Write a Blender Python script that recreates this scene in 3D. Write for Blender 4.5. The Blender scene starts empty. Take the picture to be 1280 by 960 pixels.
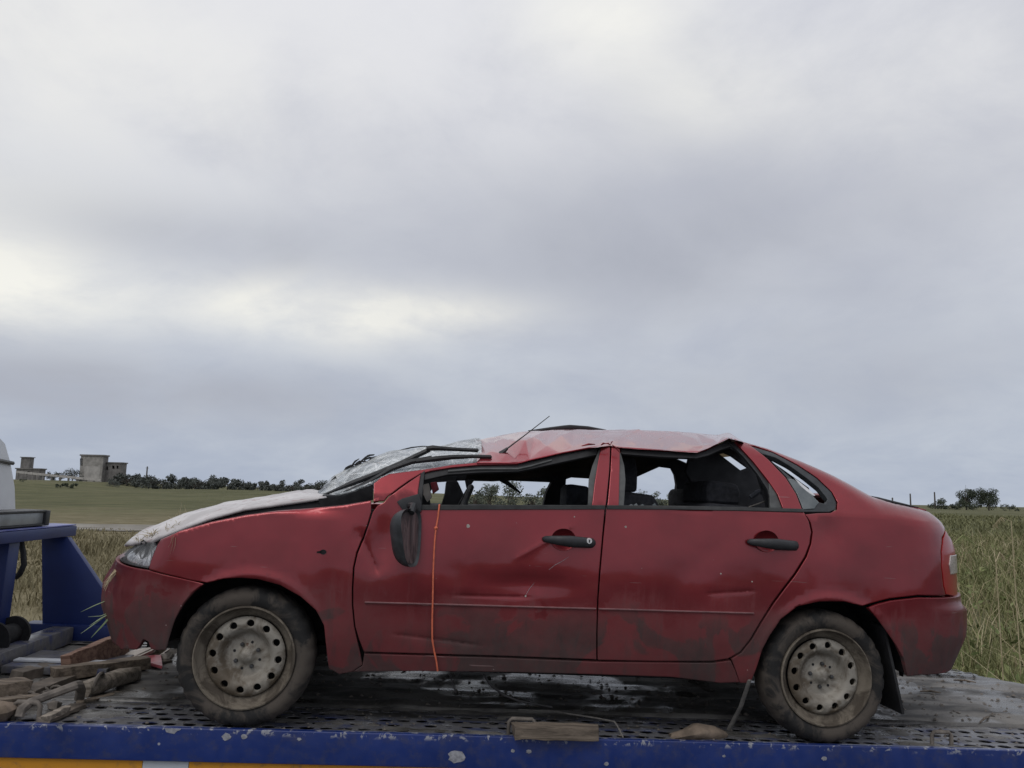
import bpy, bmesh, math, random
import numpy as np
from mathutils import Vector, Matrix
from mathutils.geometry import delaunay_2d_cdt
rng = random.Random(7); nr = np.random.default_rng(7)
sc = bpy.context.scene
COL = sc.collection

# ------------------------------------------------------------------ camera
FOC, EYE = 1005.0, 1.9
PITCH, ROLL = math.radians(7.93), math.radians(1.2)
fw = Vector((0, math.cos(PITCH), math.sin(PITCH))); r0 = Vector((1, 0, 0)); u0 = r0.cross(fw)
CR = math.cos(ROLL)*r0 + math.sin(ROLL)*u0
CU = -math.sin(ROLL)*r0 + math.cos(ROLL)*u0
CAM = Vector((0, 0, EYE))
cam = bpy.data.cameras.new('camera'); camo = bpy.data.objects.new('camera', cam); COL.objects.link(camo)
m = Matrix((CR, CU, -fw)).transposed().to_4x4(); m.translation = CAM
camo.matrix_world = m
cam.sensor_width = 36; cam.lens = 36*FOC/1280; cam.clip_start = .05; cam.clip_end = 4000
sc.camera = camo

# ------------------------------------------------------------------ sky, sun, exposure
SUN_EL, SUN_AZ = math.radians(52), math.radians(205)     # azimuth clockwise from +Y; behind the camera, high
w = bpy.data.worlds.new('World'); sc.world = w; w.use_nodes = True
def build_world():
    nt = w.node_tree; nt.nodes.clear(); L = nt.links
    def nd(t, **k):
        n = nt.nodes.new(t)
        for a, b in k.items(): setattr(n, a, b)
        return n
    def put(s, v):
        if isinstance(v, bpy.types.NodeSocket): L.new(v, s)
        else: s.default_value = v
    def M(op, a, b=0.0, c=0.0, clamp=False):
        n = nd('ShaderNodeMath', operation=op, use_clamp=clamp)
        put(n.inputs[0], a); put(n.inputs[1], b); put(n.inputs[2], c); return n.outputs[0]
    def mix(f, a, b, bt='MIX'):
        n = nd('ShaderNodeMix', data_type='RGBA', blend_type=bt)
        put(n.inputs[0], f); put(n.inputs[6], a); put(n.inputs[7], b); return n.outputs[2]
    def mr(v, a, b, c=0., d=1.):
        n = nd('ShaderNodeMapRange', interpolation_type='SMOOTHSTEP'); put(n.inputs[0], v)
        for i, q in enumerate((a, b, c, d)): n.inputs[i+1].default_value = q
        return n.outputs[0]
    tc = nd('ShaderNodeTexCoord'); d = tc.outputs['Generated']
    sp = nd('ShaderNodeSeparateXYZ'); L.new(d, sp.inputs[0]); x, y, z = sp.outputs
    zc = M('ADD', M('MAXIMUM', z, 0.0), 0.34)
    cb = nd('ShaderNodeCombineXYZ'); put(cb.inputs[0], M('DIVIDE', x, zc)); put(cb.inputs[1], M('DIVIDE', y, zc))
    def noise(s, det=5, ro=.5, dist=0., off=0.):
        n = nd('ShaderNodeTexNoise'); n.noise_dimensions = '4D'
        L.new(cb.outputs[0], n.inputs['Vector']); n.inputs['W'].default_value = off
        n.inputs['Scale'].default_value = s; n.inputs['Detail'].default_value = det
        n.inputs['Roughness'].default_value = ro; n.inputs['Distortion'].default_value = dist
        return n.outputs[0]
    big, small = noise(.9, 5, .5, .5, 3.1), noise(2.9, 9, .62, .35, 8.3)
    mid = M('ADD', M('MULTIPLY', noise(1.7, 6, .55, .5, 5.7), .7), M('MULTIPLY', small, .3))
    cl = M('ADD', M('MULTIPLY', big, .5), M('MULTIPLY', small, .5))
    cl = mr(cl, .36, .64)
    # cloud deck colour: blue-grey undersides to pale thin cloud
    low = mix(mr(z, 0., .35), (.42, .475, .585, 1), (.53, .55, .625, 1))
    high = mix(mr(z, 0., .5), (.55, .60, .68, 1), (.755, .76, .795, 1))
    c = mix(cl, low, high)
    # thinner, brighter places in the cloud deck (directions measured in the photograph)
    def spot(px, py, wd, hg, amt, soft=False):
        v = (fw + CR*((px-640)/FOC) + CU*((480-py)/FOC)).normalized()
        az, el = math.atan2(v.x, v.y), math.asin(v.z)
        da = M('DIVIDE', M('SUBTRACT', M('ARCTAN2', x, y), az), wd/FOC)
        de = M('DIVIDE', M('SUBTRACT', M('ARCSINE', z), el), hg/FOC)
        r2 = M('ADD', M('MULTIPLY', da, da), M('MULTIPLY', de, de))
        g = M('POWER', 2.718, M('MULTIPLY', r2, -1.0))
        if soft: return M('MULTIPLY', g, M('MULTIPLY', M('ADD', mr(mid, .3, .7), .45), amt))
        return M('MULTIPLY', g, M('MULTIPLY', M('ADD', mr(mid, .38, .60), .35), amt))
    tot = None
    for s in [(415, 385, 150, 40, 1.4), (570, 388, 120, 24, .75), (0, 345, 130, 58, 1.1), (60, 250, 170, 30, .22), (760, 20, 120, 60, .6), (880, 120, 120, 60, .42),
              (60, 60, 330, 110, .42), (1180, 110, 170, 90, .2)]:
        g = spot(*s); tot = g if tot is None else M('ADD', tot, g)
    c = mix(M('MINIMUM', tot, 1.), c, (.95, .94, .88, 1))
    dk = None
    for s in [(840, 310, 400, 110, .72), (120, 482, 330, 42, .8), (260, 300, 230, 40, .5), (1010, 480, 300, 60, .4)]:
        g = spot(*s, True); dk = g if dk is None else M('ADD', dk, g)
    c = mix(M('MINIMUM', dk, 1.), c, (.42, .44, .505, 1))
    # an overcast sky brightens towards the zenith
    k = mr(z, .3, 1., 1., 1.2)
    kk = nd('ShaderNodeVectorMath', operation='SCALE'); L.new(c, kk.inputs[0]); L.new(k, kk.inputs['Scale'])
    sky = nd('ShaderNodeTexSky', sky_type='NISHITA'); sky.sun_disc = False
    sky.sun_elevation = SUN_EL; sky.sun_rotation = SUN_AZ; sky.air_density = 1.2; sky.dust_density = 3
    bs = nd('ShaderNodeBackground'); L.new(sky.outputs[0], bs.inputs[0]); bs.inputs[1].default_value = .06
    bc = nd('ShaderNodeBackground'); L.new(kk.outputs[0], bc.inputs[0]); bc.inputs[1].default_value = 1.0
    mx = nd('ShaderNodeMixShader'); mx.inputs[0].default_value = .95
    L.new(bs.outputs[0], mx.inputs[1]); L.new(bc.outputs[0], mx.inputs[2])
    out = nd('ShaderNodeOutputWorld'); L.new(mx.outputs[0], out.inputs[0])
build_world()
sun = bpy.data.lights.new('sun', 'SUN'); sun.energy = .6; sun.angle = math.radians(25); sun.color = (1, .97, .93)
suno = bpy.data.objects.new('sun', sun); COL.objects.link(suno)
sd = Vector((math.sin(SUN_AZ)*math.cos(SUN_EL), math.cos(SUN_AZ)*math.cos(SUN_EL), math.sin(SUN_EL)))
suno.rotation_euler = sd.to_track_quat('Z', 'Y').to_euler(); suno.location = (0, -5, 20)
vs = sc.view_settings; vs.view_transform = 'Standard'; vs.look = 'None'; vs.gamma = 1; vs.exposure = 0.0; vs.use_curve_mapping = False

# ------------------------------------------------------------------ frames
def ray(px, py): return fw + CR*((px-640)/FOC) + CU*((480-py)/FOC)
_a, _b = ray(304, 823), ray(1035, 848)*1.064
_s = 2.47/(_b-_a).length
HUBF, HUBR = CAM+_a*_s, CAM+_b*_s
ex = (HUBR-HUBF).normalized(); ey = Vector((0, 0, 1)).cross(ex).normalized(); ez = ex.cross(ey)
ORG = HUBF - ez*.278
T = Matrix((ex, ey, ez)).transposed().to_4x4(); T.translation = ORG      # truck bed frame: x to the rear, y across, z up
TI = T.inverted(); R3 = T.to_3x3(); R3I = R3.inverted(); CL = TI @ CAM
def lray(px, py): return R3I @ ray(px, py)
def Py(px, py, y=0.):          # point on a plane parallel to the car's side, y metres in
    d = lray(px, py); return CL + d*((y-CL.y)/d.y)
def Pz(px, py, z=0.):          # point on the deck (or z above it)
    d = lray(px, py); return CL + d*((z-CL.z)/d.z)
def Pu(px, py, u):
    d = lray(px, py); return CL + d*((u-CL.x)/d.x)
def Pw(px, py, dist):          # world point at that forward distance
    d = ray(px, py); return CAM + d*(dist/d.y)
def proj(p):                   # local -> pixel
    q = (T @ p) - CAM; f = q.dot(fw); return 640+FOC*q.dot(CR)/f, 480-FOC*q.dot(CU)/f

# ------------------------------------------------------------------ material helper
class N:
    def __init__(s, name):
        s.mat = bpy.data.materials.new(name); s.mat.use_nodes = True; s.nt = s.mat.node_tree
        s.b = s.nt.nodes['Principled BSDF']; s.out = s.nt.nodes['Material Output']
        s.tc = s.nt.nodes.new('ShaderNodeTexCoord'); s.co = s.tc.outputs['Object']
    def put(s, sock, v):
        if isinstance(v, bpy.types.NodeSocket): s.nt.links.new(v, sock)
        else:
            if isinstance(v, tuple) and len(v) == 3 and sock.type == 'RGBA': v = v+(1,)
            sock.default_value = v
    def set(s, **k):
        for a, v in k.items(): s.put(s.b.inputs[a.replace('_', ' ')], v)
        return s
    def noise(s, sc=5., det=4, ro=.5, dist=0., stretch=None, co=None):
        c = co or s.co
        if stretch:
            mp = s.nt.nodes.new('ShaderNodeMapping'); s.nt.links.new(c, mp.inputs[0]); mp.inputs['Scale'].default_value = stretch; c = mp.outputs[0]
        n = s.nt.nodes.new('ShaderNodeTexNoise'); s.nt.links.new(c, n.inputs['Vector'])
        n.inputs['Scale'].default_value = sc; n.inputs['Detail'].default_value = det; n.inputs['Roughness'].default_value = ro; n.inputs['Distortion'].default_value = dist
        return n.outputs[0]
    def voro(s, sc=5., feat='F1', stretch=None, out=0, rnd=1.):
        c = s.co
        if stretch:
            mp = s.nt.nodes.new('ShaderNodeMapping'); s.nt.links.new(c, mp.inputs[0]); mp.inputs['Scale'].default_value = stretch; c = mp.outputs[0]
        n = s.nt.nodes.new('ShaderNodeTexVoronoi'); n.feature = feat; s.nt.links.new(c, n.inputs['Vector']); n.inputs['Scale'].default_value = sc
        n.inputs['Randomness'].default_value = rnd
        return n.outputs[out]
    def xyz(s):
        n = s.nt.nodes.new('ShaderNodeSeparateXYZ'); s.nt.links.new(s.co, n.inputs[0]); return n.outputs
    def m(s, op, a, b=0., c=0., clamp=False):
        n = s.nt.nodes.new('ShaderNodeMath'); n.operation = op; n.use_clamp = clamp
        s.put(n.inputs[0], a); s.put(n.inputs[1], b); s.put(n.inputs[2], c); return n.outputs[0]
    def mr(s, v, a, b, c=0., d=1.):
        n = s.nt.nodes.new('ShaderNodeMapRange'); n.interpolation_type = 'SMOOTHSTEP'; s.put(n.inputs[0], v)
        for i, q in enumerate((a, b, c, d)): s.put(n.inputs[i+1], q)
        return n.outputs[0]
    def mix(s, f, a, b, bt='MIX'):
        n = s.nt.nodes.new('ShaderNodeMix'); n.data_type = 'RGBA'; n.blend_type = bt
        s.put(n.inputs[0], f); s.put(n.inputs[6], a); s.put(n.inputs[7], b); return n.outputs[2]
    def bump(s, h, st=.3, dist=.01):
        n = s.nt.nodes.new('ShaderNodeBump'); s.put(n.inputs['Height'], h); n.inputs['Strength'].default_value = st; n.inputs['Distance'].default_value = dist
        s.nt.links.new(n.outputs[0], s.b.inputs['Normal']); return s
MAT = {}
def simple(key, col, rough=.6, metal=0., var=.25, scale=9., bump=.15, dist=.004, **k):
    n = N(key); f = n.noise(scale, 6, .6)
    c2 = tuple(max(0, c*(1-var)) for c in col); c1 = tuple(min(1, c*(1+var)) for c in col)
    n.set(Base_Color=n.mix(n.mr(f, .3, .7), c2, c1), Roughness=n.mr(n.noise(scale*2.3, 3), .3, .7, rough*.85, min(1, rough*1.15)), Metallic=metal, **k)
    if bump: n.bump(n.noise(scale*6, 5, .65), bump, dist)
    MAT[key] = n.mat; return n
# ------------------------------------------------------------------ object helpers
def link(o, parent=None):
    COL.objects.link(o)
    if parent is not None: o.parent = parent
    return o
def tag(o, label=None, cat=None, group=None, kind=None):
    for k, v in (('label', label), ('category', cat), ('group', group), ('kind', kind)):
        if v: o[k] = v
    return o
def empty(name, label=None, cat=None, group=None, parent=None, mat=None):
    o = bpy.data.objects.new(name, None); o.empty_display_size = .1; link(o, parent)
    if mat is not None: o.matrix_world = mat
    return tag(o, label, cat, group)
def mesh(name, V, F, mat, parent=None, smooth=False, normals=None, mw=None, sharp=None):
    me = bpy.data.meshes.new(name); me.from_pydata([tuple(v) for v in V], [], F)
    me.materials.append(MAT[mat] if isinstance(mat, str) else mat)
    if smooth or normals is not None: me.polygons.foreach_set('use_smooth', [True]*len(me.polygons))
    me.update()
    if normals is not None: me.normals_split_custom_set_from_vertices([tuple(n) for n in normals])
    elif sharp: me.set_sharp_from_angle(angle=math.radians(sharp))
    o = bpy.data.objects.new(name, me); link(o, parent)
    if mw is not None: o.matrix_world = mw
    return o
class MB:                     # a small mesh collector
    def __init__(s): s.V = []; s.F = []
    def add(s, V, F):
        k = len(s.V); s.V += [Vector(v) for v in V]; s.F += [tuple(i+k for i in f) for f in F]; return s
    def box(s, lo, hi, mt=None):
        V = [Vector((x, y, z)) for x in (lo[0], hi[0]) for y in (lo[1], hi[1]) for z in (lo[2], hi[2])]
        if mt: V = [mt @ v for v in V]
        return s.add(V, [(0, 1, 3, 2), (4, 6, 7, 5), (0, 4, 5, 1), (2, 3, 7, 6), (0, 2, 6, 4), (1, 5, 7, 3)])
    def tube(s, pts, r, n=8, cap=True, flat=None):
        pts = [Vector(p) for p in pts]; rs = r if isinstance(r, (list, tuple)) else [r]*len(pts)
        rings = []; up = None
        for i, p in enumerate(pts):
            t = (pts[min(i+1, len(pts)-1)]-pts[max(i-1, 0)]).normalized()
            if up is None: up = Vector((0, 0, 1)) if abs(t.z) < .9 else Vector((1, 0, 0))
            a = t.cross(up).normalized(); b = a.cross(t).normalized(); up = b
            fa, fb = flat if flat else (1, 1)
            rings.append([p+(a*math.cos(2*math.pi*j/n)*fa+b*math.sin(2*math.pi*j/n)*fb)*rs[i] for j in range(n)])
        V = [v for q in rings for v in q]; F = []
        for i in range(len(pts)-1):
            for j in range(n):
                k = (j+1) % n; F.append((i*n+j, i*n+k, (i+1)*n+k, (i+1)*n+j))
        if cap: F += [tuple(range(n))[::-1], tuple((len(pts)-1)*n+j for j in range(n))]
        F = [f[::-1] for f in F]
        return s.add(V, F)
    def prism(s, poly, d):     # polygon (3-D points) pushed along d
        poly = [Vector(p) for p in poly]; d = Vector(d); n = len(poly)
        return s.add(poly+[p+d for p in poly], [tuple(range(n)), tuple(range(2*n-1, n-1, -1))]+[(i, n+i, n+(i+1) % n, (i+1) % n) for i in range(n)])
    def lathe(s, prof, ax='y', n=64, c=(0, 0, 0)):   # prof: (radius, depth along y)
        c = Vector(c); V = []; F = []
        for r, y in prof:
            for j in range(n):
                t = 2*math.pi*j/n; V.append(c+Vector((r*math.cos(t), y, r*math.sin(t))))
        for i in range(len(prof)-1):
            for j in range(n):
                k = (j+1) % n; F.append((i*n+j, i*n+k, (i+1)*n+k, (i+1)*n+j))
        return s.add(V, F)
    def build(s, name, mat, parent=None, smooth=False, bevel=0., mw=None, sharp=35, segs=2):
        me = bpy.data.meshes.new(name); bm = bmesh.new()
        vs_ = [bm.verts.new(v) for v in s.V]
        for f in s.F:
            try: bm.faces.new([vs_[i] for i in f])
            except ValueError: pass
        bmesh.ops.recalc_face_normals(bm, faces=bm.faces)
        if bevel: bmesh.ops.bevel(bm, geom=[e for e in bm.edges if e.is_manifold and e.calc_face_angle(0) > .5], offset=bevel, segments=segs, profile=.6, affect='EDGES', clamp_overlap=True)
        bm.to_mesh(me); bm.free()
        me.materials.append(MAT[mat] if isinstance(mat, str) else mat)
        if smooth or bevel:
            me.polygons.foreach_set('use_smooth', [True]*len(me.polygons)); me.set_sharp_from_angle(angle=math.radians(sharp))
        me.update()
        o = bpy.data.objects.new(name, me); link(o, parent)
        if mw is not None: o.matrix_world = mw
        return o
def vnoise(x, y, seed=0):      # smooth value noise, -1..1
    xi, yi = math.floor(x), math.floor(y); fx, fy = x-xi, y-yi
    fx = fx*fx*(3-2*fx); fy = fy*fy*(3-2*fy)
    def h(i, j):
        q = math.sin(i*127.1+j*311.7+seed*74.7)*43758.5453; return 2*(q-math.floor(q))-1
    return (h(xi, yi)*(1-fx)+h(xi+1, yi)*fx)*(1-fy)+(h(xi, yi+1)*(1-fx)+h(xi+1, yi+1)*fx)*fy
def fnoise(x, y, seed=0, o=3):
    return sum(vnoise(x*2**i, y*2**i, seed+i)*.5**i for i in range(o))
def sstep(a, b, x):
    t = min(1, max(0, (x-a)/(b-a))); return t*t*(3-2*t)
def dens(poly, step, closed=True):
    out = []; n = len(poly)
    for i in range(n if closed else n-1):
        p, q = Vector(poly[i]), Vector(poly[(i+1) % n]); k = max(1, int(math.ceil((q-p).length/step)))
        out += [p+(q-p)*(j/k) for j in range(k)]
    if not closed: out.append(Vector(poly[-1]))
    return out
def smooth_poly(pts, it=1, keep=60):   # round the gentle corners of a polyline, keep the sharp ones
    for _ in range(it):
        n = len(pts); out = []
        for i in range(n):
            a, b, c = Vector(pts[i-1]), Vector(pts[i]), Vector(pts[(i+1) % n])
            d1, d2 = (b-a), (c-b)
            if d1.length < 1e-6 or d2.length < 1e-6: continue
            if math.degrees(d1.angle(d2)) > keep: out.append(b)
            else: out += [b-d1*.25, b+d2*.25]
        pts = out
    return pts
def area(p): return sum(p[i-1].x*p[i].y-p[i].x*p[i-1].y for i in range(len(p)))/2
def inset(p, d):
    n = len(p); out = []
    for i in range(n):
        a, b, c = p[i-1], p[i], p[(i+1) % n]
        e1, e2 = (b-a), (c-b)
        if e1.length < 1e-7 or e2.length < 1e-7: out.append(b.copy()); continue
        e1.normalize(); e2.normalize(); nn = Vector((-e1.y-e2.y, e1.x+e2.x))
        if nn.length < .3: out.append(b.copy()); continue
        nn.normalize(); k = max(.5, nn.dot(Vector((-e1.y, e1.x)))); out.append(b+nn*(d/k))
    return out
def inside(P, poly):
    P = np.asarray(P); x, y = P[:, 0], P[:, 1]; r = np.zeros(len(P), bool); n = len(poly)
    for i in range(n):
        x1, y1 = poly[i-1]; x2, y2 = poly[i]
        if y1 == y2: continue
        c = ((y1 > y) != (y2 > y)) & (x < (x2-x1)*(y-y1)/(y2-y1)+x1); r ^= c
    return r
def panel(name, outline, mapf, mat, parent, holes=(), step=.03, thick=.018, feats=(), gap=.0008, edge=.7, rim=.004):
    """sheet-metal panel: 2-D outline with optional holes, carried onto mapf(a, z), with folded edges"""
    ol = [Vector(p).to_2d() for p in outline]
    if area(ol) < 0: ol.reverse()
    ol = inset(dens(ol, step*.7), gap)
    hs = []
    for h in holes:
        h = [Vector(p).to_2d() for p in h]
        if area(h) > 0: h.reverse()
        hs.append(dens(h, step*.6))
    loops = [ol]+hs
    pts = [p for l in loops for p in l]; nb = len(pts)
    rings = [inset(l, rim) for l in loops]
    x0, x1 = min(p.x for p in ol), max(p.x for p in ol); z0, z1 = min(p.y for p in ol), max(p.y for p in ol)
    gx, gz = np.meshgrid(np.arange(x0, x1, step), np.arange(z0, z1, step))
    gx = gx+np.where((np.arange(gx.shape[0]) % 2)[:, None] == 0, 0, step/2)
    G = np.stack([gx.ravel(), gz.ravel()], 1)
    FE = np.array([(p[0], p[1]) for f in feats for p in f]).reshape(-1, 2)
    B = np.array([(p.x, p.y) for p in pts])
    def ok(Q, marg):
        if len(Q) == 0: return Q
        k = inside(Q, [(p.x, p.y) for p in ol])
        for h in hs: k &= ~inside(Q, [(p.x, p.y) for p in h])
        Q = Q[k]
        if len(Q) == 0: return Q
        d = np.sqrt(((Q[:, None, :]-B[None, :, :])**2).sum(2)).min(1)
        return Q[d > marg]
    G = ok(G, step*.5); FE = ok(FE, rim*1.2)
    RG = ok(np.array([(p.x, p.y) for l in rings for p in l]), rim*.6)
    allp = pts+[Vector(q) for q in RG]+[Vector(q) for q in FE]+[Vector(q) for q in G]
    edges = []; k = 0
    for l in loops:
        edges += [(k+i, k+(i+1) % len(l)) for i in range(len(l))]; k += len(l)
    V2, E2, F2, ov, _, _ = delaunay_2d_cdt(allp, edges, [], 0, 1e-5)
    cen = np.array([[sum(V2[i].x for i in f)/3, sum(V2[i].y for i in f)/3] for f in F2])
    keep = inside(cen, [(p.x, p.y) for p in ol])
    for h in hs: keep &= ~inside(cen, [(p.x, p.y) for p in h])
    def nrm(p):
        e = .0015; a = mapf(p.x+e, p.y)-mapf(p.x-e, p.y); b = mapf(p.x, p.y+e)-mapf(p.x, p.y-e)
        c = a.cross(b); return c.normalized() if c.length > 1e-12 else Vector((0, -1, 0))
    V = [mapf(p.x, p.y) for p in V2]; NN = [nrm(p) for p in V2]
    F = [tuple(f) for f, k in zip(F2, keep) if k]
    isb = {}
    for i, o in enumerate(ov):
        for q in o:
            if q < nb: isb[q] = i
    used = set(i for f in F for i in f)
    k = 0
    for l in loops:
        n = len(l)
        for i in range(n):
            p, q = l[i], l[(i+1) % n]; d = (q-p)
            if d.length < 1e-7: continue
            o2 = Vector((d.y, -d.x)).normalized()
            e = .0015
            for pp, idx in ((p, k+i),):
                o3 = (mapf(pp.x+o2.x*e, pp.y+o2.y*e)-mapf(pp.x, pp.y)).normalized()
                vi = isb.get(idx)
                if vi is not None: NN[vi] = (nrm(pp)+o3*edge).normalized()
            a, b = mapf(p.x, p.y), mapf(q.x, q.y); na, nb_ = nrm(p), nrm(q)
            s0 = len(V); V += [a, b, b-nb_*thick, a-na*thick]; NN += [(o3+na*.2).normalized()]*4; F.append((s0+3, s0+2, s0+1, s0))
        k += n
    return mesh(name, V, F, mat, parent, normals=NN)
def sheet(name, rows, mat, parent=None, smooth=True, under=None, flip=False):
    """grid of 3-D points as a surface; under = thickness folded down to make it a closed shell"""
    nr_, nc = len(rows), len(rows[0]); V = [Vector(p) for r in rows for p in r]
    F = [(i*nc+j, i*nc+j+1, (i+1)*nc+j+1, (i+1)*nc+j) for i in range(nr_-1) for j in range(nc-1)]
    if flip: F = [f[::-1] for f in F]
    o = mesh(name, V, F, mat, parent, smooth=smooth)
    if under:
        sm = o.modifiers.new('thickness', 'SOLIDIFY'); sm.thickness = under; sm.offset = -1
    return o
def interp(x, xs, ys):
    return float(np.interp(x, xs, ys))
def tri_blades(pos, hgt, wid, lean, col, bend=.5, seed=1, tip=None):
    """grass blades: numpy arrays -> verts, faces; each blade three crossing points bent over"""
    g = np.random.default_rng(seed); n = len(pos)
    az = g.uniform(0, 2*np.pi, n); d = np.stack([np.cos(az), np.sin(az), np.zeros(n)], 1)
    az2 = g.uniform(0, 2*np.pi, n); s = np.stack([np.cos(az2), np.sin(az2), np.zeros(n)], 1)*wid[:, None]*.5
    up = np.array([0, 0, 1.])
    ln = lean*g.uniform(.2, 1.2, n)
    m_ = pos+up*(hgt*.55)[:, None]+d*(hgt*ln*.3)[:, None]
    t_ = pos+up*(hgt*(1-.35*ln*bend))[:, None]+d*(hgt*ln)[:, None]
    V = np.stack([pos-s, pos+s, m_+s*.7, m_-s*.7, t_], 1).reshape(-1, 3)
    k = (np.arange(n)*5)[:, None]
    return V, np.concatenate([k+np.array([[0, 1, 2, 3]])], 1), k+np.array([[3, 2, 4]])
def blades_obj(name, groups, mat, **kw):
    V = []; Q = []; Tt = []; o = 0
    for a, b, c in groups:
        V.append(a); Q.append(b+o); Tt.append(c+o); o += len(a)
    V = np.concatenate(V); Q = np.concatenate(Q); Tt = np.concatenate(Tt)
    me = bpy.data.meshes.new(name); me.vertices.add(len(V)); me.vertices.foreach_set('co', V.ravel())
    nl = len(Q)*4+len(Tt)*3; me.loops.add(nl)
    me.loops.foreach_set('vertex_index', np.concatenate([Q.ravel(), Tt.ravel()]).astype(np.int32))
    me.polygons.add(len(Q)+len(Tt))
    me.polygons.foreach_set('loop_start', np.concatenate([np.arange(len(Q))*4, len(Q)*4+np.arange(len(Tt))*3]).astype(np.int32))
    me.update(calc_edges=True); me.validate(); me.materials.append(MAT[mat])
    ob = bpy.data.objects.new(name, me); link(ob); return tag(ob, **kw)
# ------------------------------------------------------------------ materials
def mk_paint(key, red, dusty=.25, mud=1., rough=.36, coat=.8, dcol=None):
    n = N(key); x, y, z = n.xyz()
    base = n.mix(n.mr(n.noise(3., 4), .3, .7), tuple(c*.85 for c in red), tuple(c*1.12 for c in red))
    # dried splash mud and painted lower-door shade: heavy at the sills, patchy with hard-edged washed areas
    low = n.m('ADD', n.mr(z, .90, .30), n.m('MULTIPLY', n.m('SUBTRACT', n.noise(2.2, 3), .5), .9))
    film_shade = n.m('MULTIPLY', n.mr(low, .25, 1.15), n.mr(n.noise(30, 5, .7), .2, .8, .75, 1.0))
    patch = n.m('MULTIPLY', n.mr(n.noise(3.6, 6, .55, .7), .475, .515), n.mr(n.m('ADD', z, n.m('MULTIPLY', n.noise(6, 3), .25)), .72, .60))
    streak = n.mr(n.noise(5, 5, .6, .2, stretch=(5, 5, .6)), .5, .75)
    f = n.m('ADD', n.m('MULTIPLY', film_shade, .58*mud), n.m('MULTIPLY', patch, .30*mud))
    f = n.m('ADD', f, n.m('MULTIPLY', n.m('MULTIPLY', streak, n.mr(z, .85, .4)), .24*mud))
    f = n.m('ADD', f, n.m('MULTIPLY', n.noise(40, 6, .7), dusty*.3), clamp=True)
    mudc = n.mix(n.noise(14, 5), (.034, .023, .022), (.082, .062, .056))
    c = n.mix(n.m('MINIMUM', f, .92), base, mudc)
    if dcol: c = n.mix(n.m('MULTIPLY', n.mr(n.noise(4.5, 7, .65, .8, stretch=(1, 2.5, 1)), .38, .66), .8), c, dcol)
    # pale specks and scratches
    sp = n.mr(n.voro(13, rnd=1.), .035, .02); c = n.mix(n.m('MULTIPLY', sp, n.mr(n.noise(3, 2), .5, .62)), c, (.42, .33, .31))
    sc_ = n.mr(n.noise(2.3, 2, .5, 0, stretch=(2, 2, 40)), .735, .75); c = n.mix(n.m('MULTIPLY', sc_, .5), c, (.30, .2, .19))
    n.set(Base_Color=c, Roughness=n.mr(f, 0., .8, rough, .75), Metallic=n.mr(f, .1, .5, .78, 0.), Coat_Weight=n.mr(f, .05, .6, coat, 0.), Coat_Roughness=.10, Specular_IOR_Level=.5)
    n.bump(n.m('ADD', n.m('MULTIPLY', f, .4), n.m('MULTIPLY', n.noise(90, 4, .6), n.m('MULTIPLY', f, .4))), .25, .002)
    MAT[key] = n.mat
mk_paint('paint', (.275, .025, .032), dusty=.45)
mk_paint('paint_dark', (.215, .020, .026), mud=1.05, rough=.42, coat=.3)
mk_paint('paint_roof', (.36, .030, .042), dusty=.2, mud=.0, rough=.34, coat=1.)
n = N('hood_paint'); f = n.noise(5, 6, .6, .4)
c = n.mix(n.mr(f, .35, .65), (.44, .41, .40), (.63, .60, .59)); c = n.mix(n.m('MULTIPLY', n.mr(n.noise(16, 5, .65), .56, .68), .6), c, (.25, .09, .08))
n.set(Base_Color=c, Roughness=.5, Coat_Weight=.3, Coat_Roughness=.25).bump(n.noise(60, 5), .2, .003); MAT['hood_paint'] = n.mat
simple('rub_strip_lit', (.22, .10, .10), .35, var=.2, scale=20, Coat_Weight=.5)  # paler than the body, carrying the bright ledge line in its colour
simple('rubber', (.018, .018, .019), .62, var=.3, bump=.2)
simple('black_plastic', (.022, .023, .025), .5, var=.3, scale=20, bump=.1)
simple('grey_plastic', (.040, .044, .047), .45, var=.35, scale=18, bump=.1)
simple('belt', (.030, .031, .030), .6, var=.3, scale=14)
simple('trim_grey', (.085, .088, .085), .6, var=.3, scale=14)
simple('under', (.035, .034, .033), .9, var=.3)
simple('cavity', (.008, .008, .009), .9, var=.2)  # near-black, with the shade of gaps and hollows put into the colour
simple('headliner', (.030, .031, .034), .9, var=.3, scale=6)
simple('seat_cloth', (.020, .021, .026), .92, var=.35, scale=30)
simple('seat_grey', (.060, .064, .075), .9, var=.3, scale=30)
simple('steel_dark', (.07, .07, .07), .5, .5, var=.4, scale=20)
simple('steel_mud', (.155, .135, .115), .8, .1, var=.4, scale=18, bump=.4)
simple('wood_grey', (.15, .125, .10), .85, var=.4, scale=10, bump=.3)
simple('cloth_brown', (.17, .13, .095), .95, var=.35, scale=16, bump=.4)
simple('orange', (.72, .17, .085), .6, var=.2, scale=40)
simple('strap_grey', (.16, .15, .135), .85, var=.3, scale=30)
simple('wire', (.03, .028, .028), .6)
simple('white_paint', (.66, .68, .70), .35, var=.06, scale=3, bump=.05, Coat_Weight=.3)
simple('glass_dark', (.02, .025, .03), .12, var=.2, bump=0)
simple('dark_pipe', (.02, .02, .022), .5)
simple('lamp_box', (.26, .28, .29), .35, .3, var=.2)
simple('concrete', (.30, .285, .26), .92, var=.25, scale=.8, bump=.3, dist=.05)
simple('concrete_dark', (.17, .16, .15), .92, var=.3, scale=.8, bump=.3, dist=.05)
simple('concrete_pale', (.40, .38, .35), .92, var=.2, scale=.6, bump=.2, dist=.05)
simple('bark', (.09, .075, .06), .95, var=.3, scale=6)
simple('pole_wood', (.10, .09, .08), .9)
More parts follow.
